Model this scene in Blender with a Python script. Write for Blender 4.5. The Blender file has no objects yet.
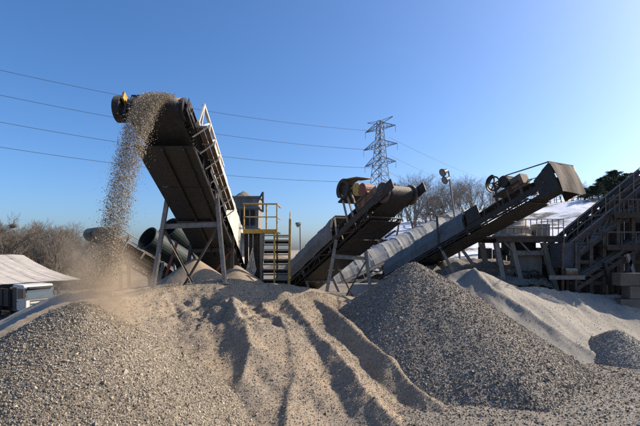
import bpy, math, random
import numpy as np
from mathutils import Vector, Matrix, noise as mnoise

random.seed(7)
RNG = np.random.default_rng(11)
scene = bpy.context.scene
COL = scene.collection

# ------------------------------------------------------------------ camera
F = 425.0            # focal length in pixels of the 640 px wide photograph
CH = 4.0             # eye height above the yard
HOR = 250.0          # image row of the horizon
cam_d = bpy.data.cameras.new('camera')
cam = bpy.data.objects.new('camera', cam_d)
COL.objects.link(cam)
cam.location = (0, 0, CH)
cam.rotation_euler = (math.radians(90), 0, 0)
cam_d.sensor_width = 36.0
cam_d.lens = 36.0 * F / 640.0
cam_d.shift_y = (HOR - 213.0) / 640.0
cam_d.clip_start = 0.1
cam_d.clip_end = 6000
scene.camera = cam

# ------------------------------------------------------------------ light
SUN_AZ = 73.0        # degrees clockwise from the view direction
SUN_EL = 33.0
w = bpy.data.worlds.new('World')
scene.world = w
w.use_nodes = True
wn = w.node_tree
bg = wn.nodes['Background']
sky = wn.nodes.new('ShaderNodeTexSky')
sky.sky_type = 'NISHITA'
sky.sun_disc = False
sky.sun_elevation = math.radians(SUN_EL)
sky.sun_rotation = math.radians(SUN_AZ)
sky.altitude = 0
sky.air_density = 0.8
sky.dust_density = 2.0
sky.ozone_density = 6.0
hs = wn.nodes.new('ShaderNodeHueSaturation')
hs.inputs['Saturation'].default_value = 1.13
wn.links.new(sky.outputs[0], hs.inputs['Color'])
wn.links.new(hs.outputs[0], bg.inputs[0])
bg.inputs[1].default_value = 0.132
sd = bpy.data.lights.new('sun', 'SUN')
sd.energy = 5.0
sd.angle = math.radians(0.55)
sd.color = (1.0, 0.875, 0.705)
sun = bpy.data.objects.new('sun', sd)
COL.objects.link(sun)
_az, _el = math.radians(SUN_AZ), math.radians(SUN_EL)
SUNDIR = Vector((math.sin(_az) * math.cos(_el), math.cos(_az) * math.cos(_el), math.sin(_el)))
sun.rotation_euler = SUNDIR.to_track_quat('Z', 'Y').to_euler()
sun.location = (30, 0, 40)
scene.view_settings.view_transform = 'Standard'
scene.view_settings.look = 'None'
scene.view_settings.exposure = 0.64
scene.view_settings.gamma = 1.0
scene.cycles.use_denoising = False
scene.cycles.max_bounces = 6
scene.cycles.volume_bounces = 1
scene.cycles.volume_step_rate = 1.5

# ------------------------------------------------------------------ helpers
def at(px, py, Y):
    """point of the place seen at pixel (px, py) of the photograph when it stands Y metres away"""
    return Vector(((px - 320.0) / F * Y, Y, CH + (HOR - py) / F * Y))

def tag(o, label, cat, group=None, kind=None):
    if label: o['label'] = label
    if cat: o['category'] = cat
    if group: o['group'] = group
    if kind: o['kind'] = kind
    return o

def empty(name, loc, label, cat, group=None):
    o = bpy.data.objects.new(name, None)
    o.empty_display_size = 0.2
    COL.objects.link(o)
    o.location = loc
    return tag(o, label, cat, group)

def root_loc(parent):
    v = Vector((0, 0, 0))
    while parent is not None:
        v = v + parent.location
        parent = parent.parent
    return v

class MB:
    def __init__(self):
        self.v = []; self.f = []
    def add(self, vs, fs):
        b = len(self.v)
        self.v.extend([Vector(p) for p in vs])
        self.f.extend([tuple(i + b for i in f) for f in fs])
        return self
    def frame8(self, c, ax, ay, az):
        vs = [c + ax * i + ay * j + az * k for k in (-1, 1) for j in (-1, 1) for i in (-1, 1)]
        return self.add(vs, [(0, 2, 3, 1), (4, 5, 7, 6), (0, 1, 5, 4), (2, 6, 7, 3), (0, 4, 6, 2), (1, 3, 7, 5)])
    def box(self, c, s, ax=None):
        if ax is None: ax = (Vector((1, 0, 0)), Vector((0, 1, 0)), Vector((0, 0, 1)))
        return self.frame8(Vector(c), ax[0] * s[0] / 2, ax[1] * s[1] / 2, ax[2] * s[2] / 2)
    def beam(self, p, q, w, h=None, up=(0, 0, 1)):
        p = Vector(p); q = Vector(q); h = w if h is None else h
        d = q - p; L = d.length
        if L < 1e-6: return self
        d /= L; up = Vector(up)
        if abs(d.dot(up)) > 0.985: up = Vector((0, 1, 0))
        s = d.cross(up).normalized(); n = s.cross(d)
        return self.frame8((p + q) / 2, d * L / 2, s * w / 2, n * h / 2)
    def angle(self, p, q, w, t=0.012, up=(0, 0, 1)):
        """angle iron: two thin legs at right angles"""
        p = Vector(p); q = Vector(q); d = (q - p).normalized(); up = Vector(up)
        if abs(d.dot(up)) > 0.985: up = Vector((0, 1, 0))
        s = d.cross(up).normalized(); n = s.cross(d)
        self.beam(p + n * w / 2, q + n * w / 2, t, w, up)
        return self.beam(p + s * (w / 2 + t / 2), q + s * (w / 2 + t / 2), w, t, up)
    def ibeam(self, p, q, w, h, t=0.02, up=(0, 0, 1)):
        p = Vector(p); q = Vector(q); d = (q - p).normalized(); up = Vector(up)
        if abs(d.dot(up)) > 0.985: up = Vector((0, 1, 0))
        s = d.cross(up).normalized(); n = s.cross(d)
        self.beam(p, q, t, h - 2 * t, up)
        for k in (-1, 1):
            o = n * k * (h - t) / 2
            self.beam(p + o, q + o, w, t, up)
        return self
    def channel(self, p, q, w, h, t=0.014, up=(0, 0, 1), side=1):
        p = Vector(p); q = Vector(q); d = (q - p).normalized(); up = Vector(up)
        s = d.cross(up).normalized(); n = s.cross(d)
        self.beam(p, q, t, h, up)
        for k in (-1, 1):
            o = n * k * (h - t) / 2 + s * side * (w / 2 + t / 2)
            self.beam(p + o, q + o, w, t, up)
        return self
    def tube(self, p, q, r, r2=None, n=8, caps=True):
        p = Vector(p); q = Vector(q); r2 = r if r2 is None else r2
        d = (q - p).normalized()
        a = Vector((0, 0, 1)) if abs(d.z) < 0.9 else Vector((1, 0, 0))
        s = d.cross(a).normalized(); t = s.cross(d)
        vs = []
        for (c, rr) in ((p, r), (q, r2)):
            for i in range(n):
                an = 2 * math.pi * i / n
                vs.append(c + s * math.cos(an) * rr + t * math.sin(an) * rr)
        fs = [(i, (i + 1) % n, n + (i + 1) % n, n + i) for i in range(n)]
        if caps: fs += [tuple(range(n - 1, -1, -1)), tuple(range(n, 2 * n))]
        return self.add(vs, fs)
    def ring(self, c, axis, r_out, r_in, wid, n=20):
        c = Vector(c); d = Vector(axis).normalized()
        a = Vector((0, 0, 1)) if abs(d.z) < 0.9 else Vector((1, 0, 0))
        s = d.cross(a).normalized(); t = s.cross(d)
        vs = []
        for (o, rr) in ((-1, r_out), (1, r_out), (1, r_in), (-1, r_in)):
            for i in range(n):
                an = 2 * math.pi * i / n
                vs.append(c + d * o * wid / 2 + (s * math.cos(an) + t * math.sin(an)) * rr)
        fs = []
        for k in range(4):
            k2 = (k + 1) % 4
            for i in range(n):
                j = (i + 1) % n
                fs.append((k * n + i, k * n + j, k2 * n + j, k2 * n + i))
        return self.add(vs, fs)
    def lathe(self, c, prof, n=24, axis=(0, 0, 1)):
        c = Vector(c); d = Vector(axis).normalized()
        a = Vector((0, 0, 1)) if abs(d.z) < 0.9 else Vector((1, 0, 0))
        s = d.cross(a).normalized(); t = s.cross(d)
        vs = []
        for (r, h) in prof:
            for i in range(n):
                an = 2 * math.pi * i / n
                vs.append(c + d * h + (s * math.cos(an) + t * math.sin(an)) * r)
        fs = []
        for k in range(len(prof) - 1):
            for i in range(n):
                j = (i + 1) % n
                fs.append((k * n + i, k * n + j, (k + 1) * n + j, (k + 1) * n + i))
        return self.add(vs, fs)
    def sheet(self, rows, th, nrm=(0, 0, 1)):
        """grid of points given as rows, with a real thickness"""
        nr = len(rows); nc = len(rows[0]); nv = Vector(nrm).normalized() * th
        vs = [Vector(p) for r in rows for p in r]
        N = len(vs)
        vs = vs + [p - nv for p in vs]
        I = lambda i, j: i * nc + j
        fs = []
        for i in range(nr - 1):
            for j in range(nc - 1):
                a, b, c2, d = I(i, j), I(i, j + 1), I(i + 1, j + 1), I(i + 1, j)
                fs.append((a, b, c2, d)); fs.append((d + N, c2 + N, b + N, a + N))
        def edge(ids):
            for k in range(len(ids) - 1):
                fs.append((ids[k], ids[k] + N, ids[k + 1] + N, ids[k + 1]))
        edge([I(0, j) for j in range(nc)][::-1]); edge([I(nr - 1, j) for j in range(nc)])
        edge([I(i, 0) for i in range(nr)]); edge([I(i, nc - 1) for i in range(nr)][::-1])
        return self.add(vs, fs)
    def build(self, name, mat, parent=None, smooth=False, kind=None, recalc=False):
        o0 = root_loc(parent)
        me = bpy.data.meshes.new(name)
        me.from_pydata([tuple(p - o0) for p in self.v], [], self.f)
        if recalc:
            import bmesh
            bm = bmesh.new(); bm.from_mesh(me)
            bmesh.ops.recalc_face_normals(bm, faces=bm.faces); bm.to_mesh(me); bm.free()
        if smooth:
            me.polygons.foreach_set('use_smooth', [True] * len(me.polygons))
        me.materials.append(mat)
        o = bpy.data.objects.new(name, me)
        COL.objects.link(o)
        if parent is not None: o.parent = parent
        if kind: o['kind'] = kind
        return o

def fast_mesh(name, V, Fq, mat, parent=None, smooth=False, kind=None, loc=None):
    """V (n,3), Fq (m,k) equal sided faces, through foreach_set"""
    me = bpy.data.meshes.new(name)
    V = np.asarray(V, dtype=np.float32)
    o0 = root_loc(parent)
    if loc is not None: o0 = o0 + Vector(loc)
    V = V - np.array(o0, dtype=np.float32)
    m, k = Fq.shape
    me.vertices.add(len(V)); me.vertices.foreach_set('co', V.ravel())
    me.loops.add(m * k); me.loops.foreach_set('vertex_index', Fq.astype(np.int32).ravel())
    me.polygons.add(m)
    me.polygons.foreach_set('loop_start', (np.arange(m) * k).astype(np.int32))
    if smooth: me.polygons.foreach_set('use_smooth', np.ones(m, dtype=bool))
    else: me.polygons.foreach_set('use_smooth', np.zeros(m, dtype=bool))
    me.update(calc_edges=True)
    me.validate()
    me.materials.append(mat)
    o = bpy.data.objects.new(name, me)
    COL.objects.link(o)
    if parent is not None: o.parent = parent
    if loc is not None: o.location = loc
    if kind: o['kind'] = kind
    return o

# ------------------------------------------------------------------ materials
def nodes(name):
    m = bpy.data.materials.new(name)
    m.use_nodes = True
    nt = m.node_tree
    return m, nt, nt.nodes, nt.links, nt.nodes['Principled BSDF']

def ramp(N, stops):
    r = N.new('ShaderNodeValToRGB')
    e = r.color_ramp.elements
    while len(e) < len(stops): e.new(0.5)
    for k, (p, c) in enumerate(stops):
        e[k].position = p
        e[k].color = (c[0], c[1], c[2], 1)
    return r

def surf(name, c1, c2, scale=3.0, rough=0.8, metal=0.0, bump=0.15, fine=40.0, rust=None, rust_amt=0.5, dust=None, dust_amt=0.6, streak=False):
    """noise-mottled paint / steel / rubber with rust patches and dust lying on upward faces"""
    m, nt, N, L, b = nodes(name)
    tc = N.new('ShaderNodeNewGeometry')
    mp = N.new('ShaderNodeMapping')
    L.new(tc.outputs['Position'], mp.inputs[0])
    if streak: mp.inputs['Scale'].default_value = (1, 1, 0.25)
    n1 = N.new('ShaderNodeTexNoise'); n1.inputs['Scale'].default_value = scale; n1.inputs['Detail'].default_value = 6; n1.inputs['Roughness'].default_value = 0.65
    L.new(mp.outputs[0], n1.inputs['Vector'])
    r1 = ramp(N, [(0.32, c1), (0.68, c2)])
    L.new(n1.outputs['Fac'], r1.inputs[0])
    out = r1.outputs[0]
    if rust:
        n2 = N.new('ShaderNodeTexNoise'); n2.inputs['Scale'].default_value = scale * 1.7; n2.inputs['Detail'].default_value = 8; n2.inputs['Roughness'].default_value = 0.7
        mp2 = N.new('ShaderNodeMapping'); mp2.inputs['Location'].default_value = (7.1, 3.3, 1.7)
        L.new(mp.outputs[0], mp2.inputs[0]); L.new(mp2.outputs[0], n2.inputs['Vector'])
        t = 0.5 + (0.5 - rust_amt) * 0.5
        rr = ramp(N, [(t - 0.05, (0, 0, 0)), (t + 0.08, (1, 1, 1))])
        L.new(n2.outputs['Fac'], rr.inputs[0])
        mx = N.new('ShaderNodeMixRGB'); mx.inputs[2].default_value = (*rust, 1)
        L.new(rr.outputs[0], mx.inputs[0]); L.new(out, mx.inputs[1]); out = mx.outputs[0]
    if dust:
        sp = N.new('ShaderNodeSeparateXYZ'); L.new(tc.outputs['Normal'], sp.inputs[0])
        n3 = N.new('ShaderNodeTexNoise'); n3.inputs['Scale'].default_value = scale * 2.3; n3.inputs['Detail'].default_value = 5
        L.new(tc.outputs['Position'], n3.inputs['Vector'])
        ad = N.new('ShaderNodeMath'); ad.operation = 'MULTIPLY_ADD'; ad.inputs[1].default_value = 0.9; 
        L.new(n3.outputs['Fac'], ad.inputs[0]); L.new(sp.outputs['Z'], ad.inputs[2])
        rd = ramp(N, [(0.55, (0, 0, 0)), (1.0, (dust_amt,) * 3)])
        L.new(ad.outputs[0], rd.inputs[0])
        mx = N.new('ShaderNodeMixRGB'); mx.inputs[2].default_value = (*dust, 1)
        L.new(rd.outputs[0], mx.inputs[0]); L.new(out, mx.inputs[1]); out = mx.outputs[0]
    L.new(out, b.inputs['Base Color'])
    b.inputs['Roughness'].default_value = rough
    b.inputs['Metallic'].default_value = metal
    b.inputs['Specular IOR Level'].default_value = 0.35
    if bump:
        nb = N.new('ShaderNodeTexNoise'); nb.inputs['Scale'].default_value = fine; nb.inputs['Detail'].default_value = 4
        L.new(tc.outputs['Position'], nb.inputs['Vector'])
        bp = N.new('ShaderNodeBump'); bp.inputs['Strength'].default_value = bump; bp.inputs['Distance'].default_value = 0.02
        L.new(nb.outputs['Fac'], bp.inputs['Height']); L.new(bp.outputs[0], b.inputs['Normal'])
    return m

def grit(name, dark, mid, light, cell=26.0, bump=0.6, patch=None, patch_scale=0.5):
    """crushed stone / sand: a colour per grain, grains raised, slow patches of finer material"""
    m, nt, N, L, b = nodes(name)
    tc = N.new('ShaderNodeNewGeometry')
    vo = N.new('ShaderNodeTexVoronoi'); vo.inputs['Scale'].default_value = cell
    L.new(tc.outputs['Position'], vo.inputs['Vector'])
    sx = N.new('ShaderNodeSeparateColor'); L.new(vo.outputs['Color'], sx.inputs[0])
    r1 = ramp(N, [(0.0, dark), (0.5, mid), (0.85, mid), (1.0, light)])
    L.new(sx.outputs[0], r1.inputs[0])
    out = r1.outputs[0]
    n2 = N.new('ShaderNodeTexNoise'); n2.inputs['Scale'].default_value = patch_scale; n2.inputs['Detail'].default_value = 7; n2.inputs['Roughness'].default_value = 0.6
    L.new(tc.outputs['Position'], n2.inputs['Vector'])
    if patch:
        rp = ramp(N, [(0.42, (0, 0, 0)), (0.62, (0.75,) * 3)])
        L.new(n2.outputs['Fac'], rp.inputs[0])
        mx = N.new('ShaderNodeMixRGB'); mx.inputs[2].default_value = (*patch, 1)
        L.new(rp.outputs[0], mx.inputs[0]); L.new(out, mx.inputs[1]); out = mx.outputs[0]
    L.new(out, b.inputs['Base Color'])
    b.inputs['Roughness'].default_value = 0.95
    b.inputs['Specular IOR Level'].default_value = 0.15
    nb = N.new('ShaderNodeTexNoise'); nb.inputs['Scale'].default_value = cell * 0.35; nb.inputs['Detail'].default_value = 5
    L.new(tc.outputs['Position'], nb.inputs['Vector'])
    md = N.new('ShaderNodeMath'); md.operation = 'MULTIPLY_ADD'; md.inputs[1].default_value = -1.2
    L.new(vo.outputs['Distance'], md.inputs[0]); L.new(nb.outputs['Fac'], md.inputs[2])
    bp = N.new('ShaderNodeBump'); bp.inputs['Strength'].default_value = bump; bp.inputs['Distance'].default_value = 0.6 / cell
    L.new(md.outputs[0], bp.inputs['Height']); L.new(bp.outputs[0], b.inputs['Normal'])
    return m

def stone_mat(name, stops):
    m, nt, N, L, b = nodes(name)
    g = N.new('ShaderNodeNewGeometry')
    r = ramp(N, stops)
    L.new(g.outputs['Random Per Island'], r.inputs[0])
    nz = N.new('ShaderNodeTexNoise'); nz.inputs['Scale'].default_value = 0.8; nz.inputs['Detail'].default_value = 5; nz.inputs['Roughness'].default_value = 0.62
    L.new(g.outputs['Position'], nz.inputs['Vector'])
    rt = ramp(N, [(0.33, (0.72, 0.70, 0.68)), (0.68, (1.12, 1.10, 1.06))])
    L.new(nz.outputs['Fac'], rt.inputs[0])
    mu = N.new('ShaderNodeMixRGB'); mu.blend_type = 'MULTIPLY'; mu.inputs[0].default_value = 1.0
    L.new(r.outputs[0], mu.inputs[1]); L.new(rt.outputs[0], mu.inputs[2])
    L.new(mu.outputs[0], b.inputs['Base Color'])
    b.inputs['Roughness'].default_value = 0.9
    b.inputs['Specular IOR Level'].default_value = 0.2
    return m

DUST = (0.34, 0.29, 0.23)
M = {}
M['steel'] = surf('weathered_steel', (0.055, 0.050, 0.045), (0.12, 0.11, 0.10), 4, 0.75, 0.2, rust=(0.10, 0.05, 0.028), rust_amt=0.45, dust=DUST)
M['steel_light'] = surf('dusty_grey_steel', (0.17, 0.16, 0.145), (0.29, 0.27, 0.24), 5, 0.8, 0.0, rust=(0.15, 0.085, 0.05), rust_amt=0.3, dust=DUST)
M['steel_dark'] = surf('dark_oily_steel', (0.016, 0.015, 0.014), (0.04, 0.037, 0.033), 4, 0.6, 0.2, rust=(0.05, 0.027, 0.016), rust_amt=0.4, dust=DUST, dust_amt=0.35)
M['rust'] = surf('rusty_plate', (0.085, 0.048, 0.028), (0.17, 0.11, 0.07), 3, 0.85, 0.0, rust=(0.22, 0.17, 0.12), rust_amt=0.4, dust=DUST, streak=True)
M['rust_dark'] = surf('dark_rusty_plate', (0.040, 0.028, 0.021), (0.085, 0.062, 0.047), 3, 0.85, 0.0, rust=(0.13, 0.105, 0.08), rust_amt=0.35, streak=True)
M['red'] = surf('faded_red_paint', (0.20, 0.045, 0.03), (0.13, 0.05, 0.035), 5, 0.6, dust=DUST)
M['yellow'] = surf('worn_yellow_paint', (0.50, 0.31, 0.05), (0.38, 0.24, 0.06), 6, 0.6, rust=(0.16, 0.09, 0.04), rust_amt=0.36, dust=DUST)
M['rubber'] = surf('conveyor_rubber', (0.018, 0.017, 0.016), (0.036, 0.033, 0.03), 6, 0.85, dust=DUST, dust_amt=0.7)
M['cream'] = surf('cream_sheet', (0.47, 0.43, 0.365), (0.58, 0.54, 0.465), 2.2, 0.7, rust=(0.40, 0.33, 0.25), rust_amt=0.3, streak=True)
M['white'] = surf('white_paint', (0.46, 0.445, 0.41), (0.58, 0.565, 0.53), 3, 0.4, bump=0.0, rust=(0.40, 0.35, 0.29), rust_amt=0.35)
M['tarp_dark'] = surf('grey_tarpaulin', (0.085, 0.088, 0.088), (0.15, 0.152, 0.15), 1.6, 0.6, bump=0.25, fine=9, dust=DUST, dust_amt=0.2)
M['tarp_blue'] = surf('blue_grey_tarpaulin', (0.062, 0.070, 0.074), (0.105, 0.114, 0.118), 1.6, 0.6, bump=0.25, fine=9, dust=DUST, dust_amt=0.15)
M['tarp_light'] = surf('pale_tarpaulin', (0.27, 0.265, 0.245), (0.40, 0.39, 0.36), 1.8, 0.7, bump=0.25, fine=9, rust=(0.22, 0.20, 0.17), rust_amt=0.3)
M['green'] = surf('dark_green_duct', (0.016, 0.025, 0.022), (0.032, 0.042, 0.037), 3, 0.6, dust=None)
M['grey'] = surf('grey_painted_plate', (0.17, 0.16, 0.14), (0.26, 0.245, 0.215), 2.5, 0.75, rust=(0.17, 0.12, 0.085), rust_amt=0.3, dust=DUST, streak=True)
M['panel_blue'] = surf('blue_grey_plate', (0.05, 0.06, 0.075), (0.085, 0.095, 0.115), 2.5, 0.7, rust=(0.08, 0.05, 0.035), rust_amt=0.35, dust=DUST)
M['concrete'] = surf('dirty_concrete', (0.10, 0.083, 0.066), (0.16, 0.137, 0.112), 1.4, 0.9, bump=0.4, rust=(0.13, 0.10, 0.075), rust_amt=0.4)
M['roof'] = surf('sandy_roof_sheet', (0.50, 0.44, 0.365), (0.57, 0.51, 0.43), 0.8, 0.75, rust=(0.46, 0.40, 0.33), rust_amt=0.4)
M['galv'] = surf('galvanised_steel', (0.13, 0.14, 0.15), (0.19, 0.20, 0.21), 0.4, 0.6, 0.3, bump=0)
M['cable'] = surf('aluminium_cable', (0.10, 0.11, 0.12), (0.14, 0.15, 0.16), 0.2, 0.6, 0.2, bump=0)
M['insul'] = surf('glass_insulator', (0.16, 0.19, 0.20), (0.22, 0.25, 0.26), 1, 0.35, bump=0)
M['dusty'] = surf('dust_caked_steel', (0.34, 0.305, 0.255), (0.46, 0.415, 0.35), 3, 0.9, rust=(0.22, 0.18, 0.14), rust_amt=0.35, streak=True)
M['wood'] = surf('grey_plank', (0.15, 0.12, 0.09), (0.25, 0.21, 0.165), 3, 0.9, dust=DUST)
M['bark'] = surf('bare_bark', (0.060, 0.046, 0.034), (0.105, 0.083, 0.063), 1.5, 0.95, bump=0.2)
M['bark_pale'] = surf('pale_bark', (0.12, 0.10, 0.082), (0.19, 0.16, 0.135), 1.5, 0.95, bump=0.2)
M['twig'] = surf('bare_twigs', (0.115, 0.095, 0.076), (0.19, 0.16, 0.13), 0.3, 0.95, bump=0)
M['twig_grey'] = surf('grey_twigs', (0.15, 0.135, 0.125), (0.24, 0.22, 0.20), 0.3, 0.95, bump=0)
M['needle'] = surf('pine_needles', (0.022, 0.036, 0.018), (0.055, 0.075, 0.038), 0.6, 0.85, bump=0)
M['leaf'] = surf('winter_bush_leaves', (0.085, 0.085, 0.040), (0.15, 0.14, 0.075), 0.5, 0.9, bump=0)
M['tyre'] = surf('tyre_rubber', (0.02, 0.02, 0.02), (0.035, 0.034, 0.032), 6, 0.9, dust=DUST)
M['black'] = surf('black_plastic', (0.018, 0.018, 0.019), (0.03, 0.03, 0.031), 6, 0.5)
def glass_mat():
    m, nt, N, L, b = nodes('windscreen_glass')
    b.inputs['Base Color'].default_value = (0.025, 0.045, 0.046, 1)
    b.inputs['Roughness'].default_value = 0.06
    b.inputs['Specular IOR Level'].default_value = 0.9
    b.inputs['Metallic'].default_value = 0.25
    return m
M['glass'] = glass_mat()
def lens_mat():
    m, nt, N, L, b = nodes('lamp_lens')
    b.inputs['Base Color'].default_value = (0.16, 0.165, 0.17, 1)
    b.inputs['Roughness'].default_value = 0.15
    return m
M['lens'] = lens_mat()
M['gravel_a'] = grit('crushed_stone_bed', (0.08, 0.066, 0.049), (0.22, 0.185, 0.14), (0.48, 0.43, 0.36), 44, 0.9)
M['sand'] = grit('sandy_gravel_bed', (0.135, 0.112, 0.085), (0.275, 0.230, 0.178), (0.41, 0.352, 0.28), 60, 0.8, patch=(0.34, 0.262, 0.182), patch_scale=0.55)
M['gravel_dark'] = grit('dark_stone_bed', (0.10, 0.088, 0.074), (0.24, 0.213, 0.178), (0.42, 0.38, 0.32), 40, 0.9)
M['sand_grey'] = grit('grey_sand_bed', (0.18, 0.166, 0.143), (0.265, 0.245, 0.212), (0.36, 0.335, 0.292), 55, 0.6, patch=(0.30, 0.276, 0.238), patch_scale=0.6)
M['ground'] = grit('yard_ground', (0.11, 0.098, 0.082), (0.23, 0.205, 0.172), (0.42, 0.38, 0.32), 24, 0.7, patch=(0.20, 0.175, 0.145), patch_scale=0.12)
M['st_a'] = stone_mat('crushed_stones', [(0.0, (0.11, 0.095, 0.075)), (0.3, (0.235, 0.20, 0.153)), (0.75, (0.37, 0.318, 0.247)), (1.0, (0.56, 0.495, 0.40))])
M['st_sand'] = stone_mat('sandy_stones', [(0.0, (0.10, 0.085, 0.066)), (0.4, (0.24, 0.205, 0.16)), (0.8, (0.35, 0.302, 0.24)), (1.0, (0.54, 0.475, 0.39))])
M['st_dark'] = stone_mat('dark_stones', [(0.0, (0.10, 0.088, 0.072)), (0.4, (0.22, 0.195, 0.162)), (0.8, (0.33, 0.295, 0.245)), (1.0, (0.52, 0.47, 0.40))])
M['st_yard'] = stone_mat('yard_stones', [(0.0, (0.08, 0.07, 0.058)), (0.4, (0.20, 0.178, 0.148)), (0.8, (0.31, 0.278, 0.235)), (1.0, (0.52, 0.47, 0.40))])
M['st_pale'] = stone_mat('pale_stones', [(0.0, (0.15, 0.138, 0.118)), (0.5, (0.28, 0.258, 0.222)), (1.0, (0.42, 0.388, 0.338))])
M['rubble'] = stone_mat('dark_rubble', [(0.0, (0.03, 0.027, 0.025)), (0.7, (0.085, 0.075, 0.066)), (1.0, (0.3, 0.29, 0.28))])

def snow_mat():
    m, nt, N, L, b = nodes('patchy_snow')
    g = N.new('ShaderNodeNewGeometry')
    n1 = N.new('ShaderNodeTexNoise'); n1.inputs['Scale'].default_value = 0.30; n1.inputs['Detail'].default_value = 10; n1.inputs['Roughness'].default_value = 0.70
    mp = N.new('ShaderNodeMapping'); mp.inputs['Scale'].default_value = (0.5, 1.0, 1.6)
    L.new(g.outputs['Position'], mp.inputs[0]); L.new(mp.outputs[0], n1.inputs['Vector'])
    r = ramp(N, [(0.40, (0.10, 0.085, 0.066)), (0.50, (0.76, 0.78, 0.82))])
    L.new(n1.outputs['Fac'], r.inputs[0]); L.new(r.outputs[0], b.inputs['Base Color'])
    b.inputs['Roughness'].default_value = 0.7
    bp = N.new('ShaderNodeBump'); bp.inputs['Strength'].default_value = 0.5; bp.inputs['Distance'].default_value = 0.3
    L.new(n1.outputs['Fac'], bp.inputs['Height']); L.new(bp.outputs[0], b.inputs['Normal'])
    return m
M['snow'] = snow_mat()
def hill_mat():
    m, nt, N, L, b = nodes('winter_hillside')
    g = N.new('ShaderNodeNewGeometry')
    n1 = N.new('ShaderNodeTexNoise'); n1.inputs['Scale'].default_value = 0.25; n1.inputs['Detail'].default_value = 8
    L.new(g.outputs['Position'], n1.inputs['Vector'])
    r = ramp(N, [(0.35, (0.075, 0.06, 0.042)), (0.55, (0.14, 0.11, 0.075)), (0.7, (0.17, 0.15, 0.10))])
    L.new(n1.outputs['Fac'], r.inputs[0]); L.new(r.outputs[0], b.inputs['Base Color'])
    b.inputs['Roughness'].default_value = 1.0
    return m
M['hill'] = hill_mat()

# ------------------------------------------------------------------ ground and heaps: height functions
def _h2(ix, iy, seed):
    n = (ix.astype(np.int64) * 374761393 + iy.astype(np.int64) * 668265263 + seed * 1442695041) & 0x7fffffff
    n = ((n ^ (n >> 13)) * 1274126177) & 0x7fffffff
    n = n ^ (n >> 16)
    return (n & 0xffff) / 65535.0
def vnoise(x, y, seed=0):
    ix = np.floor(x); iy = np.floor(y); fx = x - ix; fy = y - iy
    fx = fx * fx * (3 - 2 * fx); fy = fy * fy * (3 - 2 * fy)
    a = _h2(ix, iy, seed); b = _h2(ix + 1, iy, seed); c = _h2(ix, iy + 1, seed); d = _h2(ix + 1, iy + 1, seed)
    return (a * (1 - fx) + b * fx) * (1 - fy) + (c * (1 - fx) + d * fx) * fy - 0.5
def fbm(x, y, seed=0, oct=4, gain=0.5):
    s = 0; a = 1.0; f = 1.0
    for k in range(oct):
        s = s + a * vnoise(x * f + 17.3 * k, y * f - 9.1 * k, seed + k); a *= gain; f *= 2.03
    return s
def sstep(a, b, x):
    t = np.clip((x - a) / (b - a), 0, 1)
    return t * t * (3 - 2 * t)
def smax(a, b, k):
    h = np.clip(0.5 + 0.5 * (a - b) / k, 0, 1)
    return b * (1 - h) + a * h + k * h * (1 - h)
def ridge(x, y, pts, sl, sr, curve=0.0):
    """height of a ridge along a polyline; sl / sr the fall on its two sides (left / right when walking along it)"""
    best = np.full_like(x, -1e3)
    dmin = np.full_like(x, 1e9)
    for (p, q) in zip(pts[:-1], pts[1:]):
        dx, dy = q[0] - p[0], q[1] - p[1]
        L2 = dx * dx + dy * dy
        t = np.clip(((x - p[0]) * dx + (y - p[1]) * dy) / L2, 0, 1)
        ex, ey = x - (p[0] + t * dx), y - (p[1] + t * dy)
        dist = np.sqrt(ex * ex + ey * ey)
        side = dx * ey - dy * ex
        wgt = np.clip(side / (np.sqrt(L2) * (dist + 1e-4)), -1, 1) * 0.5 + 0.5
        s = sr * (1 - wgt) + sl * wgt
        z = p[2] + t * (q[2] - p[2]) - s * dist
        best = np.maximum(best, z)
    return best
def pix(*a):
    return [tuple(at(*q)) for q in a]

def ground_h(x, y):
    sh_ = 3.2 * sstep(5, 9, x)
    z = (1.75 - 0.45 * sstep(5, 9, x)) * sstep(16.5 + sh_, 20.5 + sh_ * 0.8, y) * sstep(-9.5, -6.5, x)
    z = z - 1.9 * sstep(-8.0, -15.0, x) * sstep(13.0, 27.0, y)
    z = z + (3.6 * sstep(52, 84, y) + 2.0 * sstep(84, 150, y)) * sstep(-6, -26, x)
    z = z + 0.10 * fbm(x * 0.5, y * 0.5, 3) * sstep(2, 8, y) + 0.03 * fbm(x * 2.2, y * 2.2, 5)
    return z - 0.0

C1 = (-4.95, 8.85, 2.92)
def heap_a(x, y):      # foreground cone under the stream
    ax = x - C1[0]; ay = y - C1[1]
    ax = np.where(ax < 0, ax * 0.80, ax * 1.16)
    d = np.sqrt(ax * ax + ay * ay + 0.05)
    wob = 1 + 0.05 * fbm(np.arctan2(ay, ax) * 2.2, d * 0.25, 21, 3)
    z = C1[2] - 0.675 * d * wob + 0.14
    return z + 0.05 * fbm(x * 1.6, y * 1.6, 22, 3) + 0.02 * fbm(x * 7, y * 7, 29, 2)

C2 = (3.52, 16.0, 3.56)
def heap_b(x, y):      # dark cone in the middle
    ax = x - C2[0]; ay = y - C2[1]
    d = np.sqrt(ax * ax + ay * ay + 0.06)
    wob = 1 + 0.05 * fbm(np.arctan2(ay, ax) * 2.5 + 5, d * 0.2, 31, 3)
    z = C2[2] - np.where(ax < 0, 0.73, 0.73 - 0.09 * np.clip(ax / 2.0, 0, 1)) * d * wob + 0.17
    z = smax(z, 0.03 + 0.22 * (5.9 - d), 0.3) if False else z
    return z + 0.05 * fbm(x * 1.3, y * 1.3, 32, 3) + 0.02 * fbm(x * 6, y * 6, 33, 2)

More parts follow.
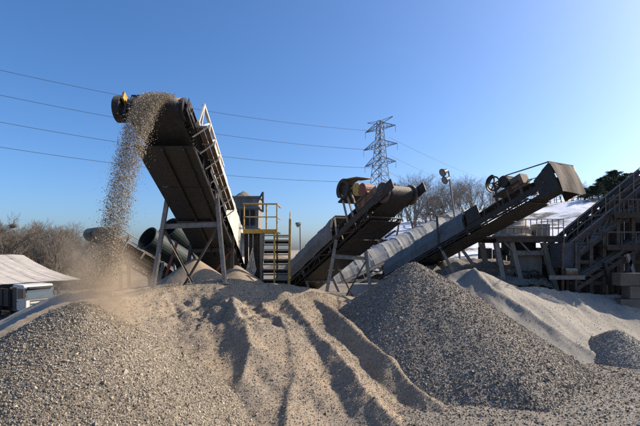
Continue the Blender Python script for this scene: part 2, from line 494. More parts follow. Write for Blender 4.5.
RA = pix((196, 293, 14.6), (226, 300, 13.6), (247, 318, 12.5), (252, 345, 11.4), (243, 378, 10.3), (228, 410, 9.6))
RB = pix((262, 305, 14.4), (280, 318, 13.3), (291, 342, 12.1), (292, 376, 10.6), (284, 432, 8.7))
RC = pix((288, 302, 14.8), (304, 328, 13.0), (319, 360, 11.4), (338, 398, 9.9), (360, 434, 8.9))
RC2 = pix((288, 299, 15.2), (310, 322, 13.4), (336, 350, 11.8), (366, 386, 10.3), (404, 424, 9.3), (424, 440, 8.9))
RD = pix((318, 299, 16.0), (348, 317, 14.2), (371, 339, 13.0), (391, 355, 12.2), (428, 393, 11.0), (446, 406, 10.6))
RF = pix((160, 297, 14.4), (194, 312, 13.6), (216, 340, 12.3), (224, 372, 11.0), (225, 410, 9.6), (230, 440, 8.6))
RM = pix((128, 299, 13.2), (165, 288, 14.6), (200, 281, 15.4), (232, 280, 16.0), (268, 284, 16.3), (305, 291, 16.6))
def heap_c(x, y):      # sandy mound with erosion ridges
    wx = x + 0.30 * fbm(x * 0.5, y * 0.5, 41, 3, 0.45); wy = y + 0.30 * fbm(x * 0.5, y * 0.5, 47, 3, 0.45)
    z = ridge(wx, wy, RM, 0.10, 0.45)
    z = smax(z, ridge(wx, wy, RA, 0.38, 0.85), 0.12)
    z = smax(z, ridge(wx, wy, RB, 0.36, 0.75), 0.14)
    z = smax(z, ridge(wx, wy, RC2, 0.80, 0.62), 0.07)
    z = smax(z, ridge(wx, wy, RD, 0.60, 0.85), 0.06)
    z = smax(z, ridge(wx, wy, RF, 0.30, 0.34), 0.2)
    # crumbling crust below the crest
    cl = np.exp(-(((x + 3.0) / 1.7) ** 2 + ((y - 13.7) / 1.0) ** 2))
    c = fbm(x * 2.6, y * 2.6, 51, 3)
    z = z + cl * 0.30 * np.sign(c) * np.minimum(np.abs(c) * 2.2, 0.5)
    return z + 0.11 * fbm(x * 1.3, y * 1.3, 44, 5, 0.55) + 0.015 * fbm(x * 9, y * 9, 45, 2)

RE = pix((455, 272, 19.6), (474, 268, 19.6), (486, 281, 19.4), (505, 287, 19.6), (545, 288, 20.4), (590, 294, 21.2), (660, 297, 21.6))
RE2 = pix((474, 267, 19.2), (492, 287, 18.2), (520, 305, 17.2), (550, 325, 16.3), (586, 348, 15.5))
def heap_d(x, y):      # pale scalloped sand bank on the right
    wx = x + 0.2 * fbm(x * 0.8, y * 0.8, 61, 3); wy = y + 0.2 * fbm(x * 0.8, y * 0.8, 67, 3)
    z = ridge(wx, wy, RE, 0.25, 0.62)
    z = smax(z, ridge(wx, wy, RE2, 0.62, 0.90), 0.07)
    c = fbm(x * 1.7 + y * 0.4, y * 0.5, 63, 4)
    return z + 0.12 * c * sstep(0.3, 1.6, z) + 0.015 * fbm(x * 8, y * 8, 64, 2)
C5 = (11.15, 16.0, 0.98)
def heap_e(x, y):      # small cone on the right
    d = np.sqrt((x - C5[0]) ** 2 + (y - C5[1]) ** 2 + 0.03)
    return C5[2] - 0.60 * d + 0.09 + 0.03 * fbm(x * 2, y * 2, 71, 3)
C6 = at(195, 258, 17.6)
def heap_f(x, y):      # fresh sand cone between the legs
    d = np.sqrt((x - C6[0]) ** 2 + (y - C6[1]) ** 2 + 0.015)
    d2 = np.sqrt((x - C6[0] - 1.45) ** 2 + (y - C6[1] - 1.2) ** 2 + 0.02)
    return np.maximum(C6[2] - 0.72 * d + 0.07, C6[2] - 0.25 - 0.70 * d2) + 0.02 * fbm(x * 3, y * 3, 73, 3)
RG = pix((118, 296, 14.5), (86, 291, 16.0), (55, 295, 17.2), (28, 307, 17.4), (-6, 324, 16.4), (-60, 350, 15.0))
def heap_g(x, y):      # heap behind on the left
    wx = x + 0.2 * fbm(x * 0.7, y * 0.7, 81, 3); wy = y + 0.2 * fbm(x * 0.7, y * 0.7, 87, 3)
    return ridge(wx, wy, RG, 0.55, 0.42) + 0.07 * fbm(x * 1.4, y * 1.4, 83, 4)
HEAPS = dict(a=heap_a, b=heap_b, c=heap_c, d=heap_d, e=heap_e, f=heap_f, g=heap_g)
def top_h(x, y, skip=None):
    z = ground_h(x, y)
    for k, f in HEAPS.items():
        if k != skip: z = np.maximum(z, f(x, y))
    return z
def top1(x, y):
    return float(top_h(np.array([float(x)]), np.array([float(y)]))[0])

def grid_obj(name, fn, x0, x1, y0, y1, step, mat, base=None, loc=None, parent=None):
    nx = int((x1 - x0) / step) + 1; ny = int((y1 - y0) / step) + 1
    X, Y = np.meshgrid(np.linspace(x0, x1, nx), np.linspace(y0, y1, ny))
    Z = fn(X, Y)
    idx = np.arange(nx * ny).reshape(ny, nx)
    Fq = np.stack([idx[:-1, :-1], idx[:-1, 1:], idx[1:, 1:], idx[1:, :-1]], -1).reshape(-1, 4)
    if base is not None:
        keep = (Z > base(X, Y) - 0.12).ravel()
        fk = keep[Fq].any(axis=1)
        Fq = Fq[fk]
    used = np.unique(Fq)
    remap = np.full(nx * ny, -1); remap[used] = np.arange(len(used))
    V = np.stack([X, Y, Z], -1).reshape(-1, 3)[used]
    return fast_mesh(name, V, remap[Fq], mat, parent, smooth=True, loc=loc)

# ground sheet: fine near the heaps, coarse to the horizon
def axis(lo, hi, fine_lo, fine_hi, fine, grow):
    a = list(np.arange(fine_lo, fine_hi + 1e-6, fine)); s = fine
    while a[-1] < hi: s *= grow; a.append(a[-1] + s)
    s = fine
    while a[0] > lo: s *= grow; a.insert(0, a[0] - s)
    return np.array(a)
gx = axis(-2500, 2500, -16, 20, 0.22, 1.14); gy = axis(-400, 4500, 3, 30, 0.22, 1.14)
X, Y = np.meshgrid(gx, gy)
Z = ground_h(X, Y)
idx = np.arange(X.size).reshape(X.shape)
Fq = np.stack([idx[:-1, :-1], idx[:-1, 1:], idx[1:, 1:], idx[1:, :-1]], -1).reshape(-1, 4)
g = fast_mesh('ground', np.stack([X, Y, Z], -1).reshape(-1, 3), Fq, M['ground'], smooth=True, kind='structure')

# snowy hillside to the right, wooded rise to the left
def snow_h(x, y):
    a = sstep(1.5, 9.0, x - 0.06 * (y - 60)) 
    z = 1.0 + (8.2 + 0.14 * np.clip(x - 22, -6, 60)) * sstep(40, 66, y) * a + 0.05 * (y - 64) * sstep(60, 70, y) * a
    return z + 0.5 * fbm(x * 0.16, y * 0.16, 91, 4) * sstep(36, 44, y) + 0.12 * fbm(x * 0.9, y * 0.9, 95, 3) - 0.25
o = grid_obj('snowy_hillside', snow_h, -6, 190, 30, 150, 1.1, M['snow']); o['kind'] = 'structure'
def wood_h(x, y):
    return ground_h(x, y) + 0.06 + 0.5 * fbm(x * 0.1, y * 0.1, 97, 4) * sstep(46, 60, y) - 0.4 * (1 - sstep(44, 56, y))
o = grid_obj('wooded_hillside', wood_h, -190, 6, 44, 190, 1.0, M['hill']); o['kind'] = 'structure'

# ------------------------------------------------------------------ heaps with their stones
OCT = np.array([[1, 0, 0], [-1, 0, 0], [0, 1, 0], [0, -1, 0], [0, 0, 1], [0, 0, -1]], dtype=float)
OCTF = np.array([[0, 2, 4], [2, 1, 4], [1, 3, 4], [3, 0, 4], [2, 0, 5], [1, 2, 5], [3, 1, 5], [0, 3, 5]])
def stones_np(P, R, rng, flat=0.75):
    n = len(P)
    v = OCT[None] * (0.62 + 0.62 * rng.random((n, 6, 1))) + rng.normal(0, 0.20, (n, 6, 3))
    v[:, :, 2] *= flat
    q = rng.normal(size=(n, 4)); q /= np.linalg.norm(q, axis=1, keepdims=True)
    a, b, c, d = q.T
    Rm = np.stack([np.stack([1 - 2 * (c * c + d * d), 2 * (b * c - a * d), 2 * (b * d + a * c)], -1),
                   np.stack([2 * (b * c + a * d), 1 - 2 * (b * b + d * d), 2 * (c * d - a * b)], -1),
                   np.stack([2 * (b * d - a * c), 2 * (c * d + a * b), 1 - 2 * (b * b + c * c)], -1)], 1)
    v = np.einsum('nij,nkj->nki', Rm, v) * R[:, None, None] + P[:, None, :]
    f = OCTF[None] + (np.arange(n) * 6)[:, None, None]
    return v.reshape(-1, 3), f.reshape(-1, 3)

def scatter(key, fn, x0, x1, y0, y1, n, r, mat, parent, seed, name='stones', spread=0.35, clump=None):
    rng = np.random.default_rng(seed)
    x = rng.uniform(x0, x1, n); y = rng.uniform(y0, y1, n)
    z = fn(x, y)
    keep = z > top_h(x, y, key) - 0.01
    keep &= y > 1.0
    # nothing of the far slopes: only what faces the yard in front
    e = 0.15
    nyv = -(fn(x, y + e) - fn(x, y - e)) / (2 * e); nxv = -(fn(x + e, y) - fn(x - e, y)) / (2 * e)
    fac = nxv * (0 - x) + nyv * (0 - y) + (CH - z)
    keep &= fac > -0.5
    if clump is not None: keep &= clump(x, y, rng)
    x, y, z = x[keep], y[keep], z[keep]
    R = r * np.exp(rng.normal(0, spread, len(x)))
    P = np.stack([x, y, z + R * 0.25], -1)
    V, Fc = stones_np(P, R, rng)
    return fast_mesh(name, V, Fc, mat, parent, kind='stuff')

def heap(name, key, x0, x1, y0, y1, step, mat, label, cat):
    fn = HEAPS[key]
    o = grid_obj(name, fn, x0, x1, y0, y1, step, mat, base=ground_h)
    tag(o, label, cat)
    return o

ha = heap('gravel_heap', 'a', -9.8, 0.2, 4.0, 13.5, 0.055, M['gravel_a'], 'cone of coarse crushed stone under the falling gravel stream', 'gravel heap')
scatter('a', heap_a, -9.0, 0.0, 4.0, 11.5, 150000, 0.0112, M['st_a'], ha, 1, spread=0.40)
hb = heap('gravel_heap', 'b', -3.0, 10.2, 9.3, 22.6, 0.08, M['gravel_dark'], 'tall dark grey gravel cone below the middle conveyor head', 'gravel heap')
scatter('b', heap_b, -2.5, 9.8, 9.5, 18.0, 105000, 0.0160, M['st_dark'], hb, 2, spread=0.40)
hc = heap('sand_mound', 'c', -8.5, 4.6, 7.2, 20.0, 0.055, M['sand'], 'pale brown sandy mound with crumbling ridges in the centre', 'sand mound')
scatter('c', heap_c, -6.0, 4.4, 7.4, 17.0, 115000, 0.0092, M['st_sand'], hc, 3, spread=0.42)
hd = heap('sand_bank', 'd', 4.5, 22.0, 13.6, 26.0, 0.09, M['sand_grey'], 'pale grey scalloped sand bank in front of the crusher', 'sand bank')
scatter('d', heap_d, 5, 18, 14, 22, 12000, 0.0095, M['st_pale'], hd, 4, spread=0.4)
he = heap('gravel_heap', 'e', 8.8, 13.4, 13.8, 18.4, 0.05, M['sand_grey'], 'small grey gravel cone beside the sand bank', 'gravel heap')
scatter('e', heap_e, 9, 13.2, 14, 17, 14000, 0.015, M['st_pale'], he, 5)
hf = heap('sand_heap', 'f', -8.0, -1.6, 15.5, 21.5, 0.05, M['sand'], 'fresh tan sand cone between the legs of the tall conveyor', 'sand heap')
hg = heap('gravel_heap', 'g', -17.5, -5.5, 9.0, 24.0, 0.08, M['sand_grey'], 'low grey heap behind the stone cone, before the truck', 'gravel heap')
scatter('g', heap_g, -16, -6, 9.5, 18, 40000, 0.019, M['st_yard'], hg, 6)
scatter('b', heap_b, -2.5, 9.8, 9.3, 16.0, 12000, 0.027, M['st_dark'], hb, 12, name='toe_stones', spread=0.4, clump=lambda x, y, r: heap_b(x, y) < 0.15 + 0.75 * r.random(len(x)) ** 2)
scatter('a', heap_a, -9.0, 0.0, 4.0, 11.5, 5000, 0.028, M['st_a'], ha, 13, name='toe_stones', spread=0.4, clump=lambda x, y, r: heap_a(x, y) < 0.6 + 1.6 * r.random(len(x)) ** 2)
yg = scatter(None, ground_h, -1.0, 15.0, 6.5, 17.5, 60000, 0.0155, M['st_yard'], None, 8, name='loose_gravel', spread=0.45)
tag(yg, 'loose grey gravel strewn over the yard ground', 'gravel', kind='stuff')

# ------------------------------------------------------------------ conveyors
def trap(v, e):
    """cross-section of a sheet thrown over a flat-topped frame: v 0..1 -> (sideways, up 0..1)"""
    pts = [(-1.0, 0.0), (-0.93, 0.42), (-0.62, 0.88), (-0.34, 1.0), (0.34, 1.0), (0.62, 0.88), (0.93, 0.42), (1.0, 0.0)]
    f = v * (len(pts) - 1); i = min(int(f), len(pts) - 2); t = f - i
    return e * (pts[i][0] * (1 - t) + pts[i + 1][0] * t), pts[i][1] * (1 - t) + pts[i + 1][1] * t
class Conv:
    def __init__(self, name, label, tail, head, w, group='belt conveyors of the gravel plant'):
        self.T = Vector(tail); self.H = Vector(head); self.w = w
        d = self.H - self.T; self.L = d.length; self.d = d / self.L
        u = self.d.cross(Vector((0, 0, 1))).normalized()
        if u.x < 0: u = -u
        self.u = u
        n = u.cross(self.d)
        self.n = n if n.z > 0 else -n
        self.root = empty(name, (self.T.x, self.T.y, self.T.z - 0.4), label, 'conveyor', group)
    def p(self, s, a=0.0, b=0.0):
        return self.T + self.d * s + self.u * a + self.n * b
    def build_belt(self, r=0.26, mat=None):
        w = self.w; L = self.L
        prof = [-0.5, -0.36, -0.2, 0.0, 0.2, 0.36, 0.5]
        tr = [0.17, 0.09, 0.0, 0.0, 0.0, 0.09, 0.17]
        rows = []
        for i in range(25):
            s = L * i / 24
            k = min(1.0, min(s, L - s) / 1.2)
            sag = 0.012 * math.sin(i * 2.1)
            rows.append([self.p(s, a * w, r + t * k + sag) for a, t in zip(prof, tr)])
        for i in range(1, 9):
            an = math.pi * i / 8
            rows.append([self.p(L + math.sin(an) * r, a * w, math.cos(an) * r) for a in prof])
        for i in range(1, 25):
            s = L * (1 - i / 24)
            rows.append([self.p(s, a * w, -r - 0.02 * abs(math.sin(i * 0.8))) for a in prof])
        for i in range(1, 8):
            an = math.pi + math.pi * i / 8
            rows.append([self.p(math.sin(an) * r, a * w, math.cos(an) * r) for a in prof])
        rows.append(rows[0])
        nr, nc = len(rows), len(prof)
        m = MB()
        m.add([q for rr in rows for q in rr], [(i * nc + j, i * nc + j + 1, (i + 1) * nc + j + 1, (i + 1) * nc + j) for i in range(nr - 1) for j in range(nc - 1)])
        o = m.build('belt', mat or M['rubber'], self.root, smooth=True)
        md = o.modifiers.new('thickness', 'SOLIDIFY'); md.thickness = 0.018
        self.r = r
        for nm, s in (('head_pulley', L), ('tail_pulley', 0.0)):
            q = MB().tube(self.p(s, -w * 0.5 + 0.02), self.p(s, w * 0.5 - 0.02), r - 0.02, n=20).build(nm, M['steel_dark'], self.root)
            MB().tube(self.p(s, -w * 0.5 - 0.3), self.p(s, w * 0.5 + 0.3), 0.05, n=10).build('shaft', M['steel'], q)
            for sg in (-1, 1):
                b = MB(); a = sg * (w * 0.5 + 0.18)
                b.frame8(self.p(s, a, -0.02), self.d * 0.13, self.u * 0.05, self.n * 0.11)
                b.tube(self.p(s, a - 0.07), self.p(s, a + 0.07), 0.085, n=12)
                b.build('bearing_block', M['steel'], q)
    def build_frame(self, h=0.24, depth=0.55, side=0.14, mat='steel', bays=9, s0=0.0, s1=None):
        s1 = self.L - 0.05 if s1 is None else s1
        w = self.w; e = w / 2 + side
        self.e = e
        for sg in (-1, 1):
            MB().channel(self.p(s0, sg * e, -0.02), self.p(s1, sg * e, -0.02), 0.08, h, up=self.n, side=-1).build('stringer', M[mat], self.root)
            MB().angle(self.p(s0 + 0.3, sg * e, -depth), self.p(s1 - 0.9, sg * e, -depth), 0.09, up=self.n).build('bottom_chord', M[mat], self.root)
            for i in range(bays):
                a = s0 + 0.3 + (s1 - 1.2 - s0) * i / bays; b = s0 + 0.3 + (s1 - 1.2 - s0) * (i + 1) / bays
                m = MB()
                m.beam(self.p(a, sg * e, -h / 2 - 0.02), self.p(a, sg * e, -depth), 0.05, 0.05)
                if i % 2: m.beam(self.p(a, sg * e, -h / 2), self.p(b, sg * e, -depth), 0.04, 0.04)
                else: m.beam(self.p(a, sg * e, -depth), self.p(b, sg * e, -h / 2), 0.04, 0.04)
                m.build('truss_web', M[mat], self.root)
        for i in range(bays + 1):
            a = s0 + 0.3 + (s1 - 1.2 - s0) * i / bays
            MB().angle(self.p(a, -e, -depth - 0.04), self.p(a, e, -depth - 0.04), 0.08, up=self.n).build('cross_member', M[mat], self.root)
        # idlers: troughing sets under the carrying strand, flat rolls under the return
        r = self.r
        k = int(self.L / 1.1)
        for i in range(1, k):
            s = self.L * i / k
            m = MB()
            m.tube(self.p(s, -0.2 * w, r - 0.075), self.p(s, 0.2 * w, r - 0.075), 0.055, n=10)
            for sg in (-1, 1):
                m.tube(self.p(s, sg * 0.22 * w, r - 0.07), self.p(s, sg * 0.52 * w, r + 0.10), 0.055, n=10)
                m.beam(self.p(s, sg * e, 0.08), self.p(s, sg * 0.53 * w, r + 0.11), 0.04, 0.04)
            m.beam(self.p(s, -e, 0.09), self.p(s, e, 0.09), 0.06, 0.05)
            m.build('idler_set', M['steel_dark'], self.root)
            if i % 2 == 0:
                MB().tube(self.p(s, -e, -r - 0.085), self.p(s, e, -r - 0.085), 0.05, n=10).build('return_roller', M['steel_dark'], self.root)
    def load(self, s0, s1, mat, seed):
        """stones carried on the belt"""
        rng = np.random.default_rng(seed); n = int((s1 - s0) * 260)
        s = rng.uniform(s0, s1, n); a = rng.normal(0, 0.17, n).clip(-0.38, 0.38) * self.w
        hh = self.r + 0.02 + np.maximum(0, 0.15 - 0.9 * (a / self.w) ** 2) * rng.random(n)
        P = np.array(self.T)[None] + s[:, None] * np.array(self.d) + a[:, None] * np.array(self.u) + hh[:, None] * np.array(self.n)
        V, Fc = stones_np(P, 0.03 * np.exp(rng.normal(0, 0.35, n)), rng)
        fast_mesh('carried_stones', V, Fc, mat, self.root, kind='stuff')
    def cover(self, s0, s1, hgt, mat, hoops=6, drop=0.12, seed=1, wr=0.05, pinch=0.0, ho=0.95):
        """tarpaulin over hoops"""
        rng = random.Random(seed)
        e = self.w / 2 + 0.20
        NS, NA = 72, 14
        rows = []
        for i in range(NS + 1):
            t = i / NS; s = s0 + (s1 - s0) * t
            ph = (t * hoops) % 1.0
            sag = math.sin(ph * math.pi) ** 1
            row = []
            for j in range(NA + 1):
                v = j / NA
                an = math.pi * v
                ca = math.cos(an); sa = math.sin(an)
                pa, pb = trap(v, e); a = pa
                b = hgt * pb - drop
                wn = mnoise.noise(Vector((s * 1.6, v * 2.2, seed * 3.1))) * wr + mnoise.noise(Vector((s * 4.5, v * 1.3 + 9, seed))) * wr * 0.7
                k = 1 - 0.012 * sag - pinch * sag
                row.append(self.p(s, a * (k + wn), 0.1 + b * (k + wn * 0.8)))
            rows.append(row)
        m = MB(); nc = NA + 1
        m.add([q for rr in rows for q in rr], [(i * nc + j, i * nc + j + 1, (i + 1) * nc + j + 1, (i + 1) * nc + j) for i in range(NS) for j in range(NA)])
        c = m.build('cover_tarpaulin', M[mat], self.root)
        md = c.modifiers.new('thickness', 'SOLIDIFY'); md.thickness = 0.012
        for k in range(hoops + 1):
            s = s0 + (s1 - s0) * k / hoops
            m = MB(); prev = None
            for j in range(11):
                pa, pb = trap(j / 10, e)
                q = self.p(s, pa * ho, 0.1 + hgt * ho * pb - drop)
                if prev is not None: m.tube(prev, q, 0.016, n=6)
                prev = q
            m.build('hoop', M['steel'], c)
    def bent(self, s, fl, fr, size=0.14, beams=(0.45,), braces=True, mat='steel_light', depth=0.55, brace_mat='steel'):
        """a pair of legs with cross beams; fl / fr the feet"""
        e = self.e + 0.02
        tl, tr = self.p(s, -e, -depth * 0.3), self.p(s, e, -depth * 0.3)
        fl, fr = Vector(fl), Vector(fr)
        fl.z = min(fl.z, top1(fl.x, fl.y)) - 0.1; fr.z = min(fr.z, top1(fr.x, fr.y)) - 0.1
        for (a, b) in ((tl, fl), (tr, fr)):
            MB().ibeam(a, b, size, size, 0.022, up=(0, 1, 0)).build('leg', M[mat], self.root)
            MB().box(b + Vector((0, 0, 0.09)), (size * 2, size * 2, 0.03)).build('base_plate', M[mat], self.root)
        lp = lambda t: tl.lerp(fl, t); rp = lambda t: tr.lerp(fr, t)
        for t in beams:
            MB().ibeam(lp(t), rp(t), size * 0.8, size * 1.2, 0.02).build('cross_beam', M[mat], self.root)
        if braces:
            t = beams[-1]
            off = self.d.cross(Vector((0, 0, 1))).cross(Vector((0, 0, 1))).normalized() * 0.05
            MB().angle(lp(t + 0.02) + off, rp(1.0).lerp(lp(1.0), 0.42), 0.07).build('brace', M[brace_mat], self.root)
            MB().angle(rp(t + 0.02) - off, lp(1.0).lerp(rp(1.0), 0.42), 0.07).build('brace', M[brace_mat], self.root)
        return tl, tr, fl, fr

# -- 1: tall conveyor pouring the stream
c1 = Conv('tall_conveyor', 'tall dark conveyor pouring crushed stone from its raised head', (-4.70, 22.6, 2.85), (-4.63, 12.25, 8.05), 1.36)
c1.build_belt(0.30)
c1.build_frame(h=0.28, depth=0.62, side=0.16, mat='steel_dark', bays=10)
c1.load(0.3, c1.L + 0.05, M['st_a'], 5)
e1 = c1.e
L1 = c1.L
# cream wind boards along its right side, each sheet by itself
nb = 8
for i in range(nb):
    s0 = 0.05 + i * (0.78 * L1) / nb; s1 = s0 + 0.78 * L1 / nb - 0.012
    k = (-1) ** i * 0.006
    lean = 0.10
    rows = [[c1.p(s0 + (s1 - s0) * q / 4, e1 + 0.10 + k + lean * t * 0.2 + 0.006 * math.sin(q * 2 + i), -0.30 + 1.25 * t + (0.02 * random.uniform(-1, 1) if t > 0.9 else 0)) for t in (0, 0.33, 0.66, 1.0)] for q in range(5)]
    MB().sheet(rows, 0.012, nrm=-c1.u).build('wind_board', M['cream'], c1.root)
# bright lattice side frame near the head
la, lb = 0.66 * L1, 0.955 * L1
m = MB(); ea = e1 + 0.16
for b in (0.02, 0.98):
    m = MB().angle(c1.p(la, ea, b), c1.p(lb - (0.25 if b > 0.5 else 0), ea, b), 0.075, up=c1.n).build('lattice_chord', M['cream'], c1.root)
nl = 4
for i in range(nl):
    a = la + (lb - 0.25 - la) * i / nl; b = la + (lb - 0.25 - la) * (i + 1) / nl
    MB().beam(c1.p(b, ea, 0.02), c1.p(b, ea, 0.98), 0.055, 0.055).build('lattice_post', M['cream'], c1.root)
    MB().beam(c1.p(b, ea - 0.03, 0.04), c1.p(a, ea - 0.03, 0.94), 0.05, 0.05).build('lattice_diagonal', M['cream'], c1.root)
MB().beam(c1.p(lb, ea, 0.0), c1.p(lb - 0.25, ea, 0.98), 0.05, 0.05).build('lattice_post', M['cream'], c1.root)
# walkway brackets below the right stringer
for i in range(7):
    s = L1 * (0.55 + 0.4 * i / 6)
    m = MB().beam(c1.p(s, e1 + 0.05, -0.12), c1.p(s, e1 + 0.42, -0.12), 0.05, 0.05)
    m.beam(c1.p(s, e1 + 0.05, -0.5), c1.p(s, e1 + 0.40, -0.16), 0.04, 0.04)
    m.build('walkway_bracket', M['steel_light'], c1.root)
for k in range(2):
    MB().beam(c1.p(L1 * 0.55, e1 + 0.20 + 0.16 * k, -0.08), c1.p(L1 * 0.95, e1 + 0.20 + 0.16 * k, -0.08), 0.14, 0.03, up=c1.n).build('walkway_plank', M['rust'], c1.root)
# skirt plates below the belt (dark underside) and scraper
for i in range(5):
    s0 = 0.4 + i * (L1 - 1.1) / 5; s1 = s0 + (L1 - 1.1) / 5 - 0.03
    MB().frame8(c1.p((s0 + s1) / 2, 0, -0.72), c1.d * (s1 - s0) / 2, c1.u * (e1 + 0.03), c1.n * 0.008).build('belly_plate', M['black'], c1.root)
for sg in (-1, 1):
    MB().beam(c1.p(L1 * 0.3, sg * 0.32 + 0.25, -0.78), c1.p(L1 * 0.93, sg * 0.32 + 0.25, -0.78), 0.07, 0.10, up=c1.n).build('belly_rail', M['steel_dark'], c1.root)
# head: side cheek plates, drive sheave on the left, bearings, cross tie
for sg in (-1, 1):
    m = MB(); a = sg * (e1 + 0.03)
    m.frame8(c1.p(L1 - 0.35, a, 0.0), c1.d * 0.55, c1.u * 0.012, c1.n * 0.24)
    m.build('cheek_plate', M['steel_dark'], c1.root)
dr = MB().tube(c1.p(L1, -e1 - 0.20), c1.p(L1, -e1 - 0.34), 0.36, n=26).build('drive_sheave', M['steel_dark'], c1.root)
MB().ring(c1.p(L1, -e1 - 0.27), c1.u, 0.375, 0.34, 0.19, 26).build('rim', M['steel_dark'], dr)
MB().tube(c1.p(L1, -e1 - 0.34), c1.p(L1, -e1 - 0.40), 0.11, n=14).build('hub', M['yellow'], dr)
MB().frame8(c1.p(L1 + 0.12, -e1 - 0.13, 0.24), c1.d * 0.20, c1.u * 0.03, c1.n * 0.12).build('guard_plate', M['yellow'], c1.root)
MB().frame8(c1.p(L1 - 0.05, -e1 + 0.05, 0.52), c1.d * 0.06, c1.u * 0.12, c1.n * 0.05).build('pull_switch', M['black'], c1.root)
for sg in (-1, 1):
    MB().ring(c1.p(L1, sg * (c1.w / 2 + 0.05)), c1.u, 0.33, 0.18, 0.07, 24).build('pulley_flange', M['steel_dark'], c1.root)
MB().beam(c1.p(L1 * 0.56, -e1, -0.79), c1.p(L1 * 0.56, e1, -0.79), 0.12, 0.12).build('head_tie', M['steel'], c1.root)
# legs
fl = at(152, 289, 15.6); fr = at(225, 277, 15.6)
s_at = lambda c, Yv: (Yv - c.T.y) / c.d.y
c1.bent(s_at(c1, 15.6), fl, fr, 0.14, beams=(0.36,), depth=0.62)
fl2 = at(158, 288, 18.6); fl2.x = -5.95; fr2 = at(232, 282, 18.6)
c1.bent(s_at(c1, 18.6), fl2, fr2, 0.13, beams=(0.30,), depth=0.62, mat='steel', brace_mat='red')
p, q = at(177, 242, 17.2), at(161, 292, 17.2)
MB().beam(p, q, 0.09, 0.09).build('brace', M['red'], c1.root)
MB().tube(at(214, 176, 15.4), at(216, 198, 15.4), 0.03, n=6).build('conduit', M['steel_light'], c1.root)

# -- 2: middle conveyor over the dark cone
c2 = Conv('covered_conveyor', 'middle conveyor with dark tarpaulin cover and yellow drive on top', at(284, 296, 25.5), at(397, 194, 16.8), 1.25)
c2.build_belt(0.30)
c2.build_frame(h=0.26, depth=0.55, mat='steel_dark', bays=9)
c2.load(c2.L * 0.66, c2.L + 0.02, M['st_dark'], 9)
c2.cover(0.4, c2.L * 0.655, 1.25, 'tarp_dark', hoops=7, drop=0.1, seed=3, wr=0.07)
L2 = c2.L
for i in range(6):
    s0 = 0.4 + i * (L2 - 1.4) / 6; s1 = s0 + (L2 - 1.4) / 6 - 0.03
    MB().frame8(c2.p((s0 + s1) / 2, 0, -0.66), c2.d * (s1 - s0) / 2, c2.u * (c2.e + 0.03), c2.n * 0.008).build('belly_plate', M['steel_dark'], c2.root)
# open end frame of the cover: two posts with a top bar
s = L2 * 0.69
for sg in (-1, 1):
    MB().beam(c2.p(s, sg * (c2.e + 0.02), 0.0), c2.p(s, sg * (c2.e - 0.12), 0.92), 0.07, 0.07).build('end_frame_post', M['steel_light'], c2.root)
MB().beam(c2.p(s, -c2.e + 0.1, 0.92), c2.p(s, c2.e - 0.1, 0.92), 0.07, 0.07).build('end_frame_bar', M['steel'], c2.root)
# drive: motor under a curved guard on a trestle, yellow coupling, red gearbox
dv = c2.p(L2 - 2.15, -c2.e + 0.05, 1.22)
for ds in (-0.42, 0.05, 0.42):
    for sg in (0.0, 0.75):
        MB().beam(c2.p(L2 - 2.15 + ds, -c2.e + 0.05 + sg, 0.08), c2.p(L2 - 2.15 + ds * 0.8, -c2.e + 0.05 + sg, 1.22), 0.07, 0.07).build('drive_stand_post', M['steel_light'] if ds < 0.3 else M['steel'], c2.root)
MB().frame8(c2.p(L2 - 2.15, -c2.e + 0.42, 1.22), c2.d * 0.55, c2.u * 0.5, c2.n * 0.03).build('drive_base', M['steel_dark'], c2.root)
mo = MB().tube(c2.p(L2 - 2.15, -c2.e + 0.0, 1.50), c2.p(L2 - 2.15, -c2.e + 0.85, 1.50), 0.23, n=18).build('motor', M['steel_dark'], c2.root)
for k in range(9):
    MB().ring(c2.p(L2 - 2.15, -c2.e + 0.08 + 0.08 * k, 1.50), c2.u, 0.26, 0.22, 0.02, 18).build('cooling_fin', M['steel_dark'], mo)
# curved belt guard: an arched shell reaching forward over the motor
rows = []
for i in range(13):
    an = math.radians(200 - i * 13.5)
    row = []
    for j in range(3):
        a = -c2.e - 0.12 + 0.42 * j
        row.append(c2.p(L2 - 2.10 + math.cos(an) * 0.48, a, 1.52 + math.sin(an) * 0.42))
    rows.append(row)
for i in range(1, 4):
    rows.append([c2.p(L2 - 2.10 + math.cos(math.radians(38)) * 0.48 + 0.24 * i, -c2.e - 0.12 + 0.42 * j, 1.52 + math.sin(math.radians(38)) * 0.42 - 0.13 * i) for j in range(3)])
m = MB(); m.add([q for r in rows for q in r], [(i * 3 + j, i * 3 + j + 1, (i + 1) * 3 + j + 1, (i + 1) * 3 + j) for i in range(len(rows) - 1) for j in range(2)])
gd = m.build('belt_guard', M['rust'], c2.root, smooth=True)
gd.modifiers.new('thickness', 'SOLIDIFY').thickness = 0.025
MB().ring(c2.p(L2 - 2.10, -c2.e - 0.08, 1.52), c2.u, 0.42, 0.30, 0.06, 22).build('guard_rim', M['steel_dark'], gd)
MB().tube(c2.p(L2 - 1.30, -c2.e - 0.05, 1.0), c2.p(L2 - 1.30, -c2.e + 0.40, 1.0), 0.27, n=18).build('coupling_cover', M['yellow'], c2.root)
gb = MB().tube(c2.p(L2 - 0.98, -c2.e - 0.05, 0.78), c2.p(L2 - 0.98, -c2.e + 0.45, 0.78), 0.27, n=18).build('gearbox', M['red'], c2.root)
MB().frame8(c2.p(L2 - 1.2, -c2.e + 0.2, 0.50), c2.d * 0.5, c2.u * 0.26, c2.n * 0.04).build('gearbox_base', M['steel'], c2.root)
